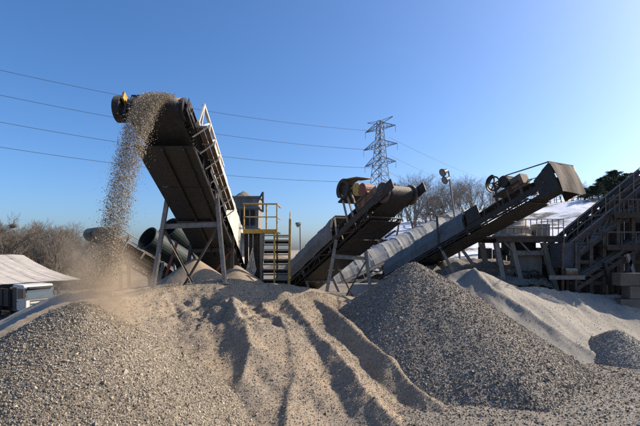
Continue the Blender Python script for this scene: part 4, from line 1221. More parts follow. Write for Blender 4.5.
# dark rubble heap with timber, between the conveyors
def rub_h(x, y):
    c = at(376, 236, 36.5)
    d = np.sqrt(((x - c.x) / 1.15) ** 2 + (y - c.y) ** 2 + 0.1)
    return c.z - 0.62 * d + 0.7 * fbm(x * 0.8, y * 0.8, 131, 3) + 0.25 * fbm(x * 2.4, y * 2.4, 133, 2)
rb = grid_obj('rubble_heap', rub_h, at(330, 0, 36).x, at(425, 0, 36).x, 32.5, 41, 0.12, M['gravel_dark'], base=ground_h)
tag(rb, 'dark heap of broken rock and scrap behind the pale conveyor', 'rubble heap')
rng = np.random.default_rng(77)
n = 700
x = rng.uniform(at(345, 0, 36).x, at(412, 0, 36).x, n); y = rng.uniform(33, 37.5, n)
V, Fc = stones_np(np.stack([x, y, rub_h(x, y)], -1), 0.16 * np.exp(rng.normal(0, 0.45, n)), rng)
fast_mesh('boulders', V, Fc, M['rubble'], rb, kind='stuff')
c = at(386, 236, 35.5)
for k in range(5):
    a = c + Vector((random.uniform(-2, 1.2), random.uniform(-1, 0.5), random.uniform(-1.0, 0.0))); 
    b = a + Vector((random.uniform(-1, 1), random.uniform(-0.4, 0.4), random.uniform(-0.2, 1.0)))
    MB().beam(a, b, 0.12, 0.16).build('scrap_beam', M['steel_light'] if k % 2 else M['rust'], rb)

# dark corrugated wall behind the crusher
bwall = empty('corrugated_wall', at(520, 290, 27.5), 'dark corrugated sheet wall standing behind the cone crusher', 'wall')
for k in range(14):
    a = at(478 + k * 7.2, 0, 27.5); b = at(478 + (k + 1) * 7.2 - 0.2, 0, 27.5)
    topz = at(0, 247 + (k * 37 % 5) * 0.6, 27.5).z
    rows = []
    for i in range(9):
        x_ = a.x + (b.x - a.x) * i / 8
        rows.append([Vector((x_, 27.5 + 0.03 * math.sin(i * math.pi / 2) + 0.02 * (k % 2), 0.6)), Vector((x_, 27.5 + 0.03 * math.sin(i * math.pi / 2) + 0.02 * (k % 2), topz))])
    MB().sheet(rows, 0.01, (0, -1, 0)).build('wall_sheet', M['steel_dark'], bwall)
# dark spoil with scrap under the right conveyor
def spoil_h(x, y):
    c = at(472, 256, 25.8)
    d = np.sqrt(((x - c.x) / 3.0) ** 2 + (y - c.y) ** 2 + 0.1)
    return c.z - 0.45 * d + 0.35 * fbm(x * 0.9, y * 0.9, 141, 3) + 0.15 * fbm(x * 3, y * 3, 143, 2)
so = grid_obj('spoil_heap', spoil_h, at(400, 0, 25).x, at(530, 0, 25).x, 22.5, 29, 0.1, M['gravel_dark'], base=ground_h)
tag(so, 'dark spoil heap with rusty scrap under the right conveyor', 'spoil heap')
rnd_ = random.Random(8)
for k in range(9):
    a = at(432 + k * 7, 275 - rnd_.uniform(0, 10), 22.6 + rnd_.uniform(0, 1)); b = a + Vector((rnd_.uniform(-0.7, 0.9), rnd_.uniform(-0.3, 0.3), rnd_.uniform(-0.6, 0.7)))
    MB().beam(a, b, 0.10, 0.12).build('scrap_beam', M['rust'] if k % 3 else M['wood'], so)
# ------------------------------------------------------------------ falling gravel and dust
rng = np.random.default_rng(5)
def stream(n, seed, spread0, spread1, vsp, rs):
    rng = np.random.default_rng(seed)
    hd = c1.p(c1.L + 0.1, 0, 0.30)
    T = 1.03
    t = T * rng.random(n) ** 0.70
    v0 = np.array([-0.15, -2.95, 0.30])
    off = rng.normal(0, 1, (n, 3))
    vel = v0[None] + np.stack([rng.normal(0, vsp, n), rng.normal(0, vsp * 1.2, n), rng.normal(0, vsp, n)], -1)
    lat = rng.uniform(-1, 1, n) * spread0
    P = np.array(hd)[None] + vel * t[:, None] - np.stack([0 * t, 0 * t, 4.905 * t * t], -1)
    P[:, 0] += 0.12 + lat * (1 - 0.45 * t / T) + off[:, 0] * spread1 * t
    P[:, 1] += off[:, 1] * (0.06 + spread1 * t)
    P[:, 2] += off[:, 2] * (0.035 + spread1 * t)
    keep = P[:, 2] > heap_a(P[:, 0], P[:, 1]) - 0.02
    P = P[keep]
    return P, rs * np.exp(rng.normal(0, 0.38, len(P)))
P1, R1 = stream(36000, 1, 0.39, 0.055, 0.045, 0.0082)
P2, R2 = stream(8000, 2, 0.42, 0.13, 0.11, 0.0068)
V1, F1 = stones_np(np.concatenate([P1, P2]), np.concatenate([R1, R2]), rng)
fg = fast_mesh('falling_gravel', V1, F1, M['st_a'], kind='stuff')
tag(fg, 'stream of crushed stone falling from the tall conveyor head', 'gravel')

def dust_cloud(name, label, c, r, dens, seed, col=(0.80, 0.64, 0.46)):
    import bmesh
    bm = bmesh.new(); bmesh.ops.create_icosphere(bm, subdivisions=4, radius=1.0)
    me = bpy.data.meshes.new(name); bm.to_mesh(me); bm.free()
    m = bpy.data.materials.new(name + '_volume'); m.use_nodes = True
    N, L = m.node_tree.nodes, m.node_tree.links
    N.remove(N['Principled BSDF'])
    pv = N.new('ShaderNodeVolumePrincipled')
    pv.inputs['Color'].default_value = (*col, 1)
    pv.inputs['Anisotropy'].default_value = 0.2
    tc = N.new('ShaderNodeTexCoord')
    ln = N.new('ShaderNodeVectorMath'); ln.operation = 'LENGTH'
    L.new(tc.outputs['Object'], ln.inputs[0])
    nz = N.new('ShaderNodeTexNoise'); nz.inputs['Scale'].default_value = 1.9; nz.inputs['Detail'].default_value = 4; nz.noise_dimensions = '4D'; nz.inputs['W'].default_value = seed
    L.new(tc.outputs['Object'], nz.inputs['Vector'])
    ad = N.new('ShaderNodeMath'); ad.operation = 'MULTIPLY_ADD'; ad.inputs[1].default_value = -1.1; ad.inputs[2].default_value = 0.55
    L.new(nz.outputs['Fac'], ad.inputs[0])
    sm = N.new('ShaderNodeMath'); sm.operation = 'ADD'
    L.new(ln.outputs['Value'], sm.inputs[0]); L.new(ad.outputs[0], sm.inputs[1])
    mr = N.new('ShaderNodeMapRange'); mr.interpolation_type = 'SMOOTHSTEP'
    mr.inputs['From Min'].default_value = 0.10; mr.inputs['From Max'].default_value = 0.95
    mr.inputs['To Min'].default_value = dens; mr.inputs['To Max'].default_value = 0.0
    L.new(sm.outputs[0], mr.inputs['Value'])
    L.new(mr.outputs[0], pv.inputs['Density'])
    L.new(pv.outputs[0], N['Material Output'].inputs['Volume'])
    me.materials.append(m)
    o = bpy.data.objects.new(name, me); COL.objects.link(o)
    o.location = c; o.scale = r
    return tag(o, label, 'dust', kind='stuff')
dust_cloud('dust_cloud', 'brown dust drifting round the foot of the falling stream', (-4.80, 9.3, 3.1), (1.35, 1.25, 1.6), 1.15, 1.0)

# ------------------------------------------------------------------ lamps
def flood_pole(name, label, base, top, heads, r=0.05):
    e = empty(name, base, label, 'lamp post')
    MB().tube(base - Vector((0, 0, 0.3)), top, r * 1.3, r * 0.8, n=10).build('pole', M['steel_light'], e)
    for (dx, dz, sz) in heads:
        c = top + Vector((dx, -0.05, dz))
        h = MB().lathe(c, [(0.0, -0.10), (sz * 0.45, -0.06), (sz * 0.62, 0.12), (sz * 0.98, 0.30), (sz, 0.36), (sz * 0.92, 0.36)], 18, (-0.85, -0.30, -0.45)).build('lamp_head', M['black'], e, smooth=True)
        MB().lathe(c, [(0.0, 0.335), (sz * 0.92, 0.335), (sz * 0.92, 0.345), (0, 0.345)], 18, (-0.85, -0.30, -0.45)).build('lens', M['lens'], h)
        MB().beam(top + Vector((0, 0, dz * 0.9 - 0.02)), c, 0.05, 0.05).build('bracket', M['steel'], e)
    return e
flood_pole('floodlight_pole', 'pole with two floodlights beside the right conveyor cover', at(461, 262, 28), at(448.5, 171, 28), ((-0.16, 0.0, 0.28), (-0.02, -0.5, 0.26)), 0.06)
flood_pole('floodlight_pole', 'thin far lamp pole between the stair and the middle conveyor', at(301, 275, 40), at(300, 224, 40), ((0.0, 0.05, 0.25),), 0.07)

# ------------------------------------------------------------------ shed roof and truck on the left
sh = empty('open_shed', at(20, 300, 40), 'low open shed with a wide sandy coloured sheet roof', 'shed')
A, B = at(-190, 252, 50), at(22, 255, 50)
Cc, D = at(80, 279.5, 40.5), at(-190, 296, 36.5)
nsheet = 13
for k in range(nsheet):
    t0 = k / nsheet; t1 = (k + 1.08) / nsheet
    rows = []
    for i in range(5):
        v = i / 4
        a = A.lerp(B, t0).lerp(D.lerp(Cc, t0), v); b = A.lerp(B, t1).lerp(D.lerp(Cc, t1), v)
        sag = Vector((0, 0, -0.35 * math.sin(v * math.pi) ** 1.0))
        rows.append([a + sag + Vector((0, 0, 0.018)), a.lerp(b, 0.25) + sag + Vector((0, 0, 0.02 + 0.03 * math.sin(k * 2.2 + i))), a.lerp(b, 0.6) + sag + Vector((0, 0, 0.01 + 0.03 * math.sin(k * 1.1 + i * 2))), b + sag])
    MB().sheet(rows, 0.04).build('roof_sheet', M['roof'], sh)
for t in (0.15, 0.35, 0.55, 0.72, 0.86):
    for (P_, Q_) in ((D, Cc), (A, B)):
        p = P_.lerp(Q_, t) + Vector((0, 0.4 if P_ is D else -0.4, -0.12))
        MB().beam(p, Vector((p.x, p.y, -2.4)), 0.22, 0.22).build('post', M['steel'], sh)
MB().beam(D + Vector((0, 0.4, -0.16)), Cc + Vector((-0.4, 0.4, -0.16)), 0.16, 0.22).build('eave_beam', M['steel'], sh)
for k in range(10):
    a = A.lerp(B, k / 10) + Vector((0, -0.9, 0)); b = A.lerp(B, (k + 1) / 10 - 0.004) + Vector((0, -0.9, 0))
    MB().box(((a.x + b.x) / 2, 48.6 + 0.03 * (k % 2), 0.4), (b.x - a.x, 0.05, 5.2)).build('back_sheet', M['steel_dark'], sh)

tk = empty('dump_truck', at(30, 330, 36.2), 'white cab dump truck standing under the shed edge', 'truck')
tk_o = at(34, 284, 36.0)
roofz = tk_o.z
fz = Vector((0.90, -0.44, 0)); sz_ = Vector((-0.44, -0.90, 0)); zt_ = Vector((0, 0, 1))
# origin: front centre bottom of the cab on the ground
gzt = roofz - 2.95
o_ = Vector((at(38, 0, 36).x + 0.3, 35.9, gzt))
def TP(f, s, z): return o_ + fz * f + sz_ * s + zt_ * z
def tbox(f0, f1, s0, s1, z0, z1):
    return MB().frame8(TP((f0 + f1) / 2, (s0 + s1) / 2, (z0 + z1) / 2), fz * (f1 - f0) / 2, sz_ * (s1 - s0) / 2, zt_ * (z1 - z0) / 2)
# cab body: lower box with a raked windscreen and a rounded roof
prof = [(0.0, 0.75), (0.02, 1.75), (-0.22, 2.78), (-0.36, 2.92), (-1.75, 2.95), (-1.85, 2.85), (-1.85, 0.75)]
vs = [TP(f, s, z) for s in (-1.2, 1.2) for (f, z) in prof]
npf = len(prof)
fs = [tuple(range(npf)), tuple(range(2 * npf - 1, npf - 1, -1))] + [(i, (i + 1) % npf, npf + (i + 1) % npf, npf + i) for i in range(npf)]
cab = MB().add(vs, fs).build('cab', M['white'], tk, recalc=True)
for sg in (-1, 1):
    tbox(-1.25, -1.80, sg * 1.21 - 0.012, sg * 1.21 + 0.012, 0.8, 2.7).build('rear_side_panel', M['black'], tk)
tbox(0.03, 0.07, -0.42, 0.42, 0.80, 0.98).build('number_plate_holder', M['black'], tk)
bvm = cab.modifiers.new('bevel', 'BEVEL'); bvm.width = 0.06; bvm.segments = 3
def wp(z): return 0.02 + (-0.24) * (z - 1.75) / 1.03
m = MB(); m.sheet([[TP(wp(z) + 0.03, s, z) for s in (-1.05, 1.05)] for z in (1.78, 2.62)], 0.025, fz)
m.build('windscreen', M['glass'], tk)
m = MB(); m.sheet([[TP(wp(z) + 0.018, s, z) for s in (-1.15, 1.15)] for z in (1.70, 2.74)], 0.02, fz)
m.build('windscreen_surround', M['black'], tk)
for sg in (-1, 1):
    m = MB(); m.sheet([[TP(f, sg * 1.215, z) for (f, z) in row] for row in (((-0.18, 1.85), (-0.32, 2.62)), ((-1.15, 1.75), (-1.15, 2.62)))], 0.02, sz_ * sg)
    m.build('side_window', M['glass'], tk)
    dr = tbox(-0.1, -1.25, sg * 1.205 - 0.01, sg * 1.205 + 0.01, 0.95, 1.72).build('door', M['white'], tk)
    tbox(-1.08, -1.2, sg * 1.235 - 0.02, sg * 1.235 + 0.02, 1.5, 1.56).build('handle', M['black'], dr)
    mi = tbox(0.12, 0.22, sg * 1.42 - 0.11, sg * 1.42 + 0.11, 1.95, 2.55).build('mirror', M['black'], tk)
    MB().beam(TP(-0.1, sg * 1.2, 2.6), TP(0.17, sg * 1.4, 2.5), 0.04, 0.04).build('mirror_arm', M['black'], mi)
    tbox(0.0, 0.06, sg * 0.88 - 0.2, sg * 0.88 + 0.2, 0.85, 1.05).build('headlight', M['lens'], tk)
tbox(0.03, 0.30, -1.1, 1.1, 2.64, 2.78).build('sun_visor', M['black'], tk)
for k in range(4):
    tbox(0.02, 0.06, -0.85, 0.85, 1.14 + 0.14 * k, 1.22 + 0.14 * k).build('grille_bar', M['black'] if k % 2 else M['white'], tk)
tbox(-0.2, 0.14, -1.22, 1.22, 0.42, 0.74).build('bumper', M['white'], tk)
MB().tube(TP(0.05, 0.35, 1.82), TP(0.00, -0.25, 2.0), 0.015, n=5).build('wiper', M['black'], tk)
tbox(-7.2, -0.3, -0.5, 0.5, 0.55, 0.8).build('chassis', M['steel_dark'], tk)
bd = tbox(-7.3, -2.2, -1.22, 1.22, 1.05, 1.15).build('dump_body', M['steel_dark'], tk)
for sg in (-1, 1):
    tbox(-7.3, -2.2, sg * 1.2 - 0.03, sg * 1.2 + 0.03, 1.15, 2.55).build('side_board', M['steel_dark'], bd)
    for k in range(6):
        tbox(-2.4 - k * 0.9, -2.3 - k * 0.9, sg * 1.26 - 0.04, sg * 1.26 + 0.04, 1.1, 2.58).build('side_rib', M['steel_dark'], bd)
tbox(-2.26, -2.2, -1.2, 1.2, 1.15, 2.7).build('head_board', M['steel_dark'], bd)
for f in (-0.85, -4.6, -5.9):
    for sg in (-1, 1):
        wl_ = MB().lathe(TP(f, sg * 0.88, 0.5), [(0.26, 0.0), (0.48, 0.0), (0.5, 0.04), (0.5, 0.28), (0.48, 0.32), (0.26, 0.32)], 24, sz_ * sg).build('wheel', M['tyre'], tk)
        MB().lathe(TP(f, sg * 0.88, 0.5), [(0.0, 0.24), (0.12, 0.24), (0.2, 0.18), (0.26, 0.28)], 20, sz_ * sg).build('rim', M['steel_light'], wl_)
# the truck's wheels stand on this levelled pad
pad = MB().box((o_.x - 3.0, o_.y + 1.2, gzt - 0.2), (14, 9, 0.38)).build('loading_pad', M['concrete']); pad['kind'] = 'structure'

# ------------------------------------------------------------------ pylon and power lines
PB = Vector((at(380, 0, 150).x, 150.0, 0.0))
pz = lambda y: at(0, y, 150).z
py = empty('transmission_tower', PB, 'tall lattice transmission tower behind the middle conveyor', 'pylon')
ad_ = Vector((0.70, -0.71, 0)).normalized()
ln_ = Vector((ad_.y * -1, ad_.x, 0)).normalized()
ztop = pz(121)
def hw_at(z): 
    t = z / ztop
    return 4.2 * (1 - t) ** 1.15 + 0.75
def corner(k, z):
    h = hw_at(z); a, b = ((-1, -1), (1, -1), (1, 1), (-1, 1))[k]
    return PB + ad_ * a * h + ln_ * b * h + Vector((0, 0, z))
lv_ = [0, 7, 13, 18.5, 23, 27, 30.5, 33.5, 36.2, 38.6, 41, 43.4, 45.6, ztop]
for k in range(4):
    m = MB()
    for a, b in zip(lv_[:-1], lv_[1:]): m.beam(corner(k, a), corner(k, b), 0.2, 0.2)
    m.build('leg', M['galv'], py)
    m = MB(); k2 = (k + 1) % 4
    for i, (a, b) in enumerate(zip(lv_[:-1], lv_[1:])):
        m.beam(corner(k, a), corner(k2, b), 0.15, 0.15); m.beam(corner(k2, a), corner(k, b), 0.15, 0.15)
        m.beam(corner(k, b), corner(k2, b), 0.14, 0.14)
    m.build('lattice_face', M['galv'], py)
arms = [(pz(129), 6.6, 'top'), (pz(147), 7.4, 'mid'), (pz(164), 6.8, 'low')]
tips = []
for (z, ln, nm) in arms:
    for sg in (-1, 1):
        tip = PB + ad_ * sg * ln + Vector((0, 0, z))
        m = MB(); h = hw_at(z)
        for b in (-1, 1):
            rt = PB + ad_ * sg * h + ln_ * b * h + Vector((0, 0, z)); ru = PB + ad_ * sg * h + ln_ * b * h + Vector((0, 0, z + 2.2))
            m.beam(rt, tip, 0.16, 0.16); m.beam(ru, tip, 0.16, 0.16)
            for q in range(1, 4):
                m.beam(rt.lerp(tip, q / 4), ru.lerp(tip, (q - 0.6) / 4), 0.1, 0.1)
                m.beam(rt.lerp(tip, q / 4), ru.lerp(tip, q / 4), 0.1, 0.1)
        m.build('cross_arm', M['galv'], py)
        e_ = tip + Vector((0, 0, -2.3))
        m = MB()
        for q in range(8): m.lathe(tip + Vector((0, 0, -0.25 - q * 0.27)), [(0.03, 0.10), (0.17, 0.0), (0.03, -0.04)], 10)
        m.tube(tip, e_, 0.04, n=6)
        m.build('insulator_string', M['insul'], py)
        tips.append((sg, e_, z))
# earth-wire arms
m = MB()
for sg in (-1, 1):
    m.beam(PB + Vector((0, 0, ztop - 1.2)), PB + ad_ * sg * 5.6 + Vector((0, 0, ztop + 0.4)), 0.16, 0.16)
    m.beam(PB + Vector((0, 0, ztop)), PB + ad_ * sg * 5.6 + Vector((0, 0, ztop + 0.5)), 0.14, 0.14)
m.build('earth_wire_arm', M['galv'], py)
def cable(label, pts_seg, r=0.06):
    m = MB()
    path = []
    for (a, b, sag) in pts_seg:
        for i in range(33):
            t = i / 32
            p = a.lerp(b, t); p = p + Vector((0, 0, -sag * 4 * t * (1 - t)))
            if not path or (p - path[-1]).length > 1e-3: path.append(p)
    for a, b in zip(path[:-1], path[1:]): m.tube(a, b, r, n=5, caps=False)
    o = m.build('power_line', M['cable'])
    tag(o, label, 'power line', 'power lines hung from the transmission tower')
# spans: towards the next tower off to the left (nearer), and away to the right
lefts = [(70, 131, 'topmost wire of the span left of the tower'), (95, 150, 'second wire from the top left of the tower'), (122, 168, 'third wire from the top left of the tower'), (147, 182, 'lowest wire of the span left of the tower')]
for (yl, yt, lab) in lefts:
    a = at(374, yt, 150 + 2); 
    b0 = at(0, yl, 100)
    far = b0 + (b0 - a) * 0.62; 
    # with sag: raise the far end so that the wire passes the same place
    s = 5.5
    t0 = 1 / 1.62
    dz = s * 4 * t0 * (1 - t0)
    far.z = a.z + (b0.z + dz - a.z) / t0
    cable(lab, [(a, far, s)])
rights = [(389, 137, 500, 184, 'topmost wire falling away to the right of the tower'), (391, 156, 482, 192, 'second wire falling away to the right of the tower'), (389, 172, 470, 203, 'lowest wire falling away to the right of the tower')]
for (xa_, ya_, xb_, yb_, lab) in rights:
    a = at(xa_, ya_, 147); b = at(xb_, yb_, 260)
    cable(lab, [(a, b, 1.5)])

# ------------------------------------------------------------------ trees
def tube_chain(m, pts, rad, n):
    """one tapering tube through points"""
    vs = []; 
    for i, p in enumerate(pts):
        d = (pts[min(i + 1, len(pts) - 1)] - pts[max(i - 1, 0)]).normalized()
        a = Vector((0, 0, 1)) if abs(d.z) < 0.9 else Vector((1, 0, 0))
        s = d.cross(a).normalized(); t = s.cross(d)
        for k in range(n):
            an = 2 * math.pi * k / n
            vs.append(p + (s * math.cos(an) + t * math.sin(an)) * rad[i])
    fs = [(i * n + k, i * n + (k + 1) % n, (i + 1) * n + (k + 1) % n, (i + 1) * n + k) for i in range(len(pts) - 1) for k in range(n)]
    m.add(vs, fs)
def bare_tree(seed, height, spread, dens=1.0, gnarl=0.16, bark='bark', twig='twig', first=0.28, thin=0.019):
    rnd = random.Random(seed)
    tr, cw_ = MB(), MB()
    def grow(p, d, L, r, lev):
        nseg = 5 if lev < 2 else 3
        pts = [p]; rad = [r]
        dd = d.copy()
        for i in range(nseg):
            dd = (dd + Vector((rnd.gauss(0, gnarl), rnd.gauss(0, gnarl), rnd.gauss(0, gnarl) + 0.06)) ).normalized()
            pts.append(pts[-1] + dd * L / nseg); rad.append(r * (1 - 0.62 * (i + 1) / nseg))
        tube_chain(tr if lev < 2 else cw_, pts, rad, 7 if lev == 0 else (5 if lev == 1 else 3))
        if lev >= 4: return
        nch = [int(9 * dens), int(6 * dens), int(5 * dens), 4][lev]
        for c in range(nch):
            f = (first if lev == 0 else 0.25) + (1 - (first if lev == 0 else 0.25)) * (c + rnd.random()) / nch
            f = min(f, 0.99)
            i = min(int(f * nseg), nseg - 1); t = f * nseg - i
            q = pts[i].lerp(pts[i + 1], t); rr = rad[i] * (1 - t) + rad[i + 1] * t
            ax = (pts[i + 1] - pts[i]).normalized()
            an = rnd.uniform(0, 2 * math.pi); tilt = rnd.uniform(0.5, 1.0) * spread
            o1 = ax.cross(Vector((0.3, 0.2, 0.9)) if abs(ax.z) < 0.9 else Vector((1, 0, 0))).normalized(); o2 = ax.cross(o1)
            nd = (ax * math.cos(tilt) + (o1 * math.cos(an) + o2 * math.sin(an)) * math.sin(tilt)).normalized()
            ln = L * rnd.uniform(0.42, 0.68) * (1.15 - 0.5 * f if lev == 0 else 1)
            grow(q, nd, ln, max(rr * 0.6, thin), lev + 1)
    grow(Vector((0, 0, -0.3)), Vector((rnd.gauss(0, 0.03), rnd.gauss(0, 0.03), 1)).normalized(), height * 0.82, height * 0.022, 0)
    def me(m, nm, mat):
        x = bpy.data.meshes.new(nm); x.from_pydata([tuple(v) for v in m.v], [], m.f); x.materials.append(M[mat]); return x
    zm = max(v.z for v in cw_.v) / 10.0
    for q_ in (tr, cw_): q_.v = [v / zm for v in q_.v]
    return me(tr, 'trunk', bark), me(cw_, 'crown', twig)
def place_tree(meshes, name, label, loc, sc, rot, group, cat='tree', wide=1.0):
    e = empty(name, loc, label, cat, group)
    e.scale = (sc * wide, sc * wide, sc * random.uniform(0.94, 1.04)); e.rotation_euler = (0, 0, rot)
    for nm, me in zip(('trunk', 'crown'), meshes):
        o = bpy.data.objects.new(nm, me); COL.objects.link(o); o.parent = e
    return e
PROTO = [bare_tree(3, 10, 0.75, 1.0, bark='bark_pale'), bare_tree(4, 10, 0.65, 0.95, first=0.25, bark='bark_pale', thin=0.015), bare_tree(5, 10, 0.55, 1.0, first=0.22, thin=0.015), bare_tree(9, 10, 0.6, 0.95, first=0.3, bark='bark_pale', thin=0.015)]
PROTO_G = [bare_tree(13, 10, 0.7, 0.85, bark='bark_pale', twig='twig_grey', thin=0.010), bare_tree(14, 10, 0.65, 0.9, bark='bark_pale', twig='twig_grey', thin=0.010), bare_tree(19, 10, 0.75, 0.85, bark='bark_pale', twig='twig_grey', thin=0.010)]
def hill1(fn, x, y): return float(fn(np.array([float(x)]), np.array([float(y)]))[0])
# the tall tree with a nest at the far left
b = at(13, 262, 76); b.z = hill1(wood_h, b.x, b.y)
t = place_tree(PROTO[0], 'bare_tree', 'tall bare tree with a dark nest rising above the left wood', b, (at(0, 207, 76).z - b.z) / 10, 0.6, 'bare trees on the left rise')
nst = MB()
rr = random.Random(4)
for k in range(70):
    p = Vector((rr.gauss(0, 0.22), rr.gauss(0, 0.22), 7.0 + rr.gauss(0, 0.16)))
    d = Vector((rr.gauss(0, 1), rr.gauss(0, 1), rr.gauss(0, 0.4))).normalized() * 0.3
    nst.beam(p - d, p + d, 0.05, 0.05)
no = nst.build('nest', M['bark']); no.parent = t
rr = random.Random(21)
for k in range(104):
    px_ = -60 + 168 * (k + rr.random()) / 104
    Yv = rr.uniform(60, 112)
    p = at(px_, 250, Yv); p.z = hill1(wood_h, p.x, p.y) - 0.1
    topy = 225 + rr.uniform(-9, 10) + max(0, px_ - 78) * 0.35 + (3 if px_ > 45 else 0)
    if k % 5 == 0: topy -= 6
    hgt = at(0, topy, Yv).z - p.z
    place_tree(PROTO[k % 4], 'bare_tree', 'bare brown winter tree in the dense wood on the left rise', p, max(0.4, hgt / 10) * (1 if k % 3 else rr.uniform(0.5, 0.8)), rr.uniform(0, 6.28), 'bare trees on the left rise', wide=rr.uniform(1.0, 1.35))
# right skyline: bare trees above the snow
right = []
rr2 = random.Random(33)
for k in range(60):
    px_ = 376 + 215 * (k + rr2.random()) / 60
    ty = 181 + rr2.uniform(-4, 9) + (8 if 515 < px_ < 560 else 0) + (10 if px_ < 392 else 0) - (5 if 405 < px_ < 480 else 0)
    right.append((px_, ty, rr2.uniform(50, 74) if px_ < 495 else rr2.uniform(67, 76)))
right += [(574, 177, 70), (600, 190, 80), (615, 185, 84), (632, 182, 82), (416, 172, 60), (470, 176, 60)]
for k, (px_, ty, Yv) in enumerate(right):
    p = at(px_, 250, Yv); p.z = hill1(snow_h, p.x, p.y) - 0.15
    hgt = at(0, ty, Yv).z - p.z
    place_tree(PROTO_G[k % 3], 'bare_tree', 'bare grey winter tree on the snowy skyline above the conveyors', p, max(0.3, hgt / 10), rr.uniform(0, 6.28), 'bare trees on the snowy skyline', wide=rr.uniform(1.0, 1.3))

def pine(seed, h):
    rnd = random.Random(seed); rg = np.random.default_rng(seed)
    m = MB()
    pts = [Vector((0.12 * math.sin(i * 1.3), 0.1 * math.cos(i), h * i / 8 - (0.3 if i == 0 else 0))) for i in range(9)]
    tube_chain(m, pts, [0.022 * h * (1 - 0.09 * i) for i in range(9)], 7)
    cents = []
    for i in range(34):
        z = h * (0.22 + 0.75 * (i + rnd.random()) / 34)
        an = rnd.uniform(0, 6.28); rl = h * 0.30 * (1.08 - z / h) * rnd.uniform(0.55, 1.25) + 0.4
        a = Vector((0, 0, z)); b = a + Vector((math.cos(an) * rl, math.sin(an) * rl, rnd.uniform(-0.05, 0.35) * rl))
        tube_chain(m, [a, a.lerp(b, 0.5) + Vector((0, 0, 0.08 * rl)), b], [0.06, 0.045, 0.02], 4)
        for t in (0.55, 0.8, 1.0):
            cents.append((a.lerp(b, t), 0.20 * rl + 0.26))
    n_per = 62
    C = np.repeat(np.array([list(c) for c, _ in cents]), n_per, 0); R = np.repeat(np.array([r for _, r in cents]), n_per)
    n = len(C)
    off = rg.normal(0, 0.5, (n, 3)); off[:, 2] *= 0.8
    P = C + off * R[:, None]
    d = rg.normal(0, 1, (n, 3)); d[:, 2] += 0.5; d /= np.linalg.norm(d, axis=1, keepdims=True)
    s = np.cross(d, rg.normal(0, 1, (n, 3))); s /= np.linalg.norm(s, axis=1, keepdims=True)
    ln = rg.uniform(0.14, 0.34, (n, 1)); wd = rg.uniform(0.04, 0.09, (n, 1))
    V = np.stack([P - s * wd, P + s * wd, P + d * ln + s * wd * 0.3, P + d * ln - s * wd * 0.3], 1).reshape(-1, 3)
    Fq = np.arange(n * 4).reshape(-1, 4)
    tr = bpy.data.meshes.new('trunk'); tr.from_pydata([tuple(v) for v in m.v], [], m.f); tr.materials.append(M['bark'])
    cr_ = bpy.data.meshes.new('crown'); cr_.from_pydata(V.tolist(), [], Fq.tolist()); cr_.materials.append(M['needle'])
    return tr, cr_
PINES = [pine(1, 8), pine(2, 8), pine(3, 8)]
pines = [(435, 196, 64, 'dark pine among the bare trees left of the floodlight pole'), (592, 187, 66, 'short dark pine just right of the box chute'), (603, 176, 70, 'tall dark pine above the screening plant, left of its neighbours'), (615, 168, 72, 'tallest dark pine above the screening plant gallery'), (628, 172, 70, 'dark pine on the skyline near the right edge'), (640, 176, 72, 'dark pine cut by the right edge of the picture'), (584, 197, 70, 'low dark pine behind the box chute'), (598, 182, 64, 'dark pine filling the gap right of the box chute'), (609, 178, 66, 'broad dark pine just left of the tallest pine'), (622, 176, 66, 'broad dark pine just right of the tallest pine'), (634, 180, 64, 'lower dark pine before the right edge pine')]
for k, (px_, ty, Yv, lab) in enumerate(pines):
    p = at(px_, 250, Yv); p.z = hill1(snow_h, p.x, p.y) - 0.15
    place_tree(PINES[k % 3], 'pine_tree', lab, p, max(0.3, (at(0, ty, Yv).z - p.z) / 8.2), rr.uniform(0, 6.28), 'pines on the skyline', wide=1.7)

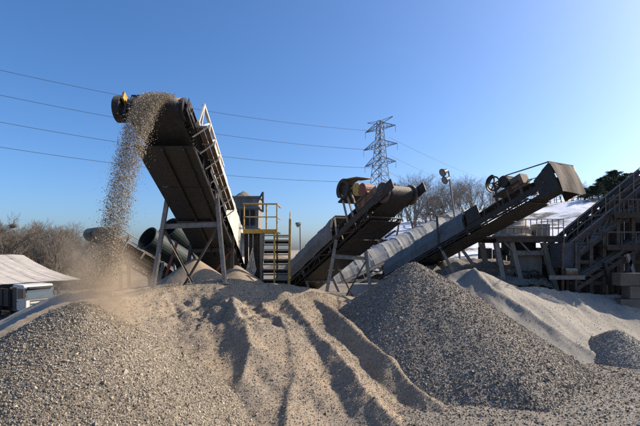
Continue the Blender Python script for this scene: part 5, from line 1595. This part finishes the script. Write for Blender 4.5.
def bush(seed):
    rg = np.random.default_rng(seed); n = 2600
    d = rg.normal(0, 1, (n, 3)); d /= np.linalg.norm(d, axis=1, keepdims=True); d[:, 2] = np.abs(d[:, 2])
    lump = 1 + 0.35 * np.sin(d[:, :1] * 5 + seed) * np.cos(d[:, 1:2] * 4)
    P = d * rg.uniform(0.5, 1.0, (n, 1)) ** 0.5 * lump * np.array([1.3, 1.1, 0.95])
    q = rg.normal(0, 1, (n, 3)); q /= np.linalg.norm(q, axis=1, keepdims=True)
    s = np.cross(q, rg.normal(0, 1, (n, 3))); s /= np.linalg.norm(s, axis=1, keepdims=True)
    V = np.stack([P - s * 0.05, P + q * 0.08, P + s * 0.05, P - q * 0.08], 1).reshape(-1, 3)
    m = bpy.data.meshes.new('crown'); m.from_pydata(V.tolist(), [], np.arange(4 * n).reshape(-1, 4).tolist()); m.materials.append(M['leaf'])
    t = MB(); rnd = random.Random(seed)
    for k in range(12):
        t.tube((0, 0, -0.2), (rnd.uniform(-0.9, 0.9), rnd.uniform(-0.8, 0.8), rnd.uniform(0.5, 0.9)), 0.04, 0.015, n=4)
    tm = bpy.data.meshes.new('stem'); tm.from_pydata([tuple(v) for v in t.v], [], t.f); tm.materials.append(M['bark'])
    return tm, m
BUSH = [bush(1), bush(2)]
for k in range(7):
    px_ = (62, 70, 78, 86, 54, 95, 104)[k]; Yv = 60 + (k * 5) % 12
    p = at(px_, 260, Yv); p.z = hill1(wood_h, p.x, p.y) - 0.1
    place_tree(BUSH[k % 2], 'bush', 'olive green bush at the foot of the wood beyond the shed', p, 1.25 + 0.25 * (k % 3), k * 1.1, 'bushes at the foot of the wood', cat='bush')

# undergrowth filling the left wood: thin brown shoots nobody could count
rg = np.random.default_rng(90); n = 12000
x = rg.uniform(-75, -34, n); y = rg.uniform(58, 108, n); z = wood_h(x, y)
hgt = rg.uniform(0.5, 1.9, n); dx = rg.normal(0, 0.35, n) * hgt * 0.5; dy = rg.normal(0, 0.35, n) * hgt * 0.5
wv = 0.035
an = rg.uniform(0, 6.28, n); cx, cy = np.cos(an) * wv, np.sin(an) * wv
V = np.stack([np.stack([x + cx, y + cy, z - 0.1], -1), np.stack([x - cx, y - cy, z - 0.1], -1), np.stack([x - cy, y + cx, z - 0.1], -1), np.stack([x + dx, y + dy, z + hgt], -1)], 1).reshape(-1, 3)
b4 = (np.arange(n) * 4)[:, None, None]
Fc = (np.array([[0, 1, 3], [1, 2, 3], [2, 0, 3]])[None] + b4).reshape(-1, 3)
ug = fast_mesh('undergrowth', V, Fc, M['twig'], kind='stuff')
tag(ug, 'brown leafless undergrowth filling the wood on the left', 'undergrowth')
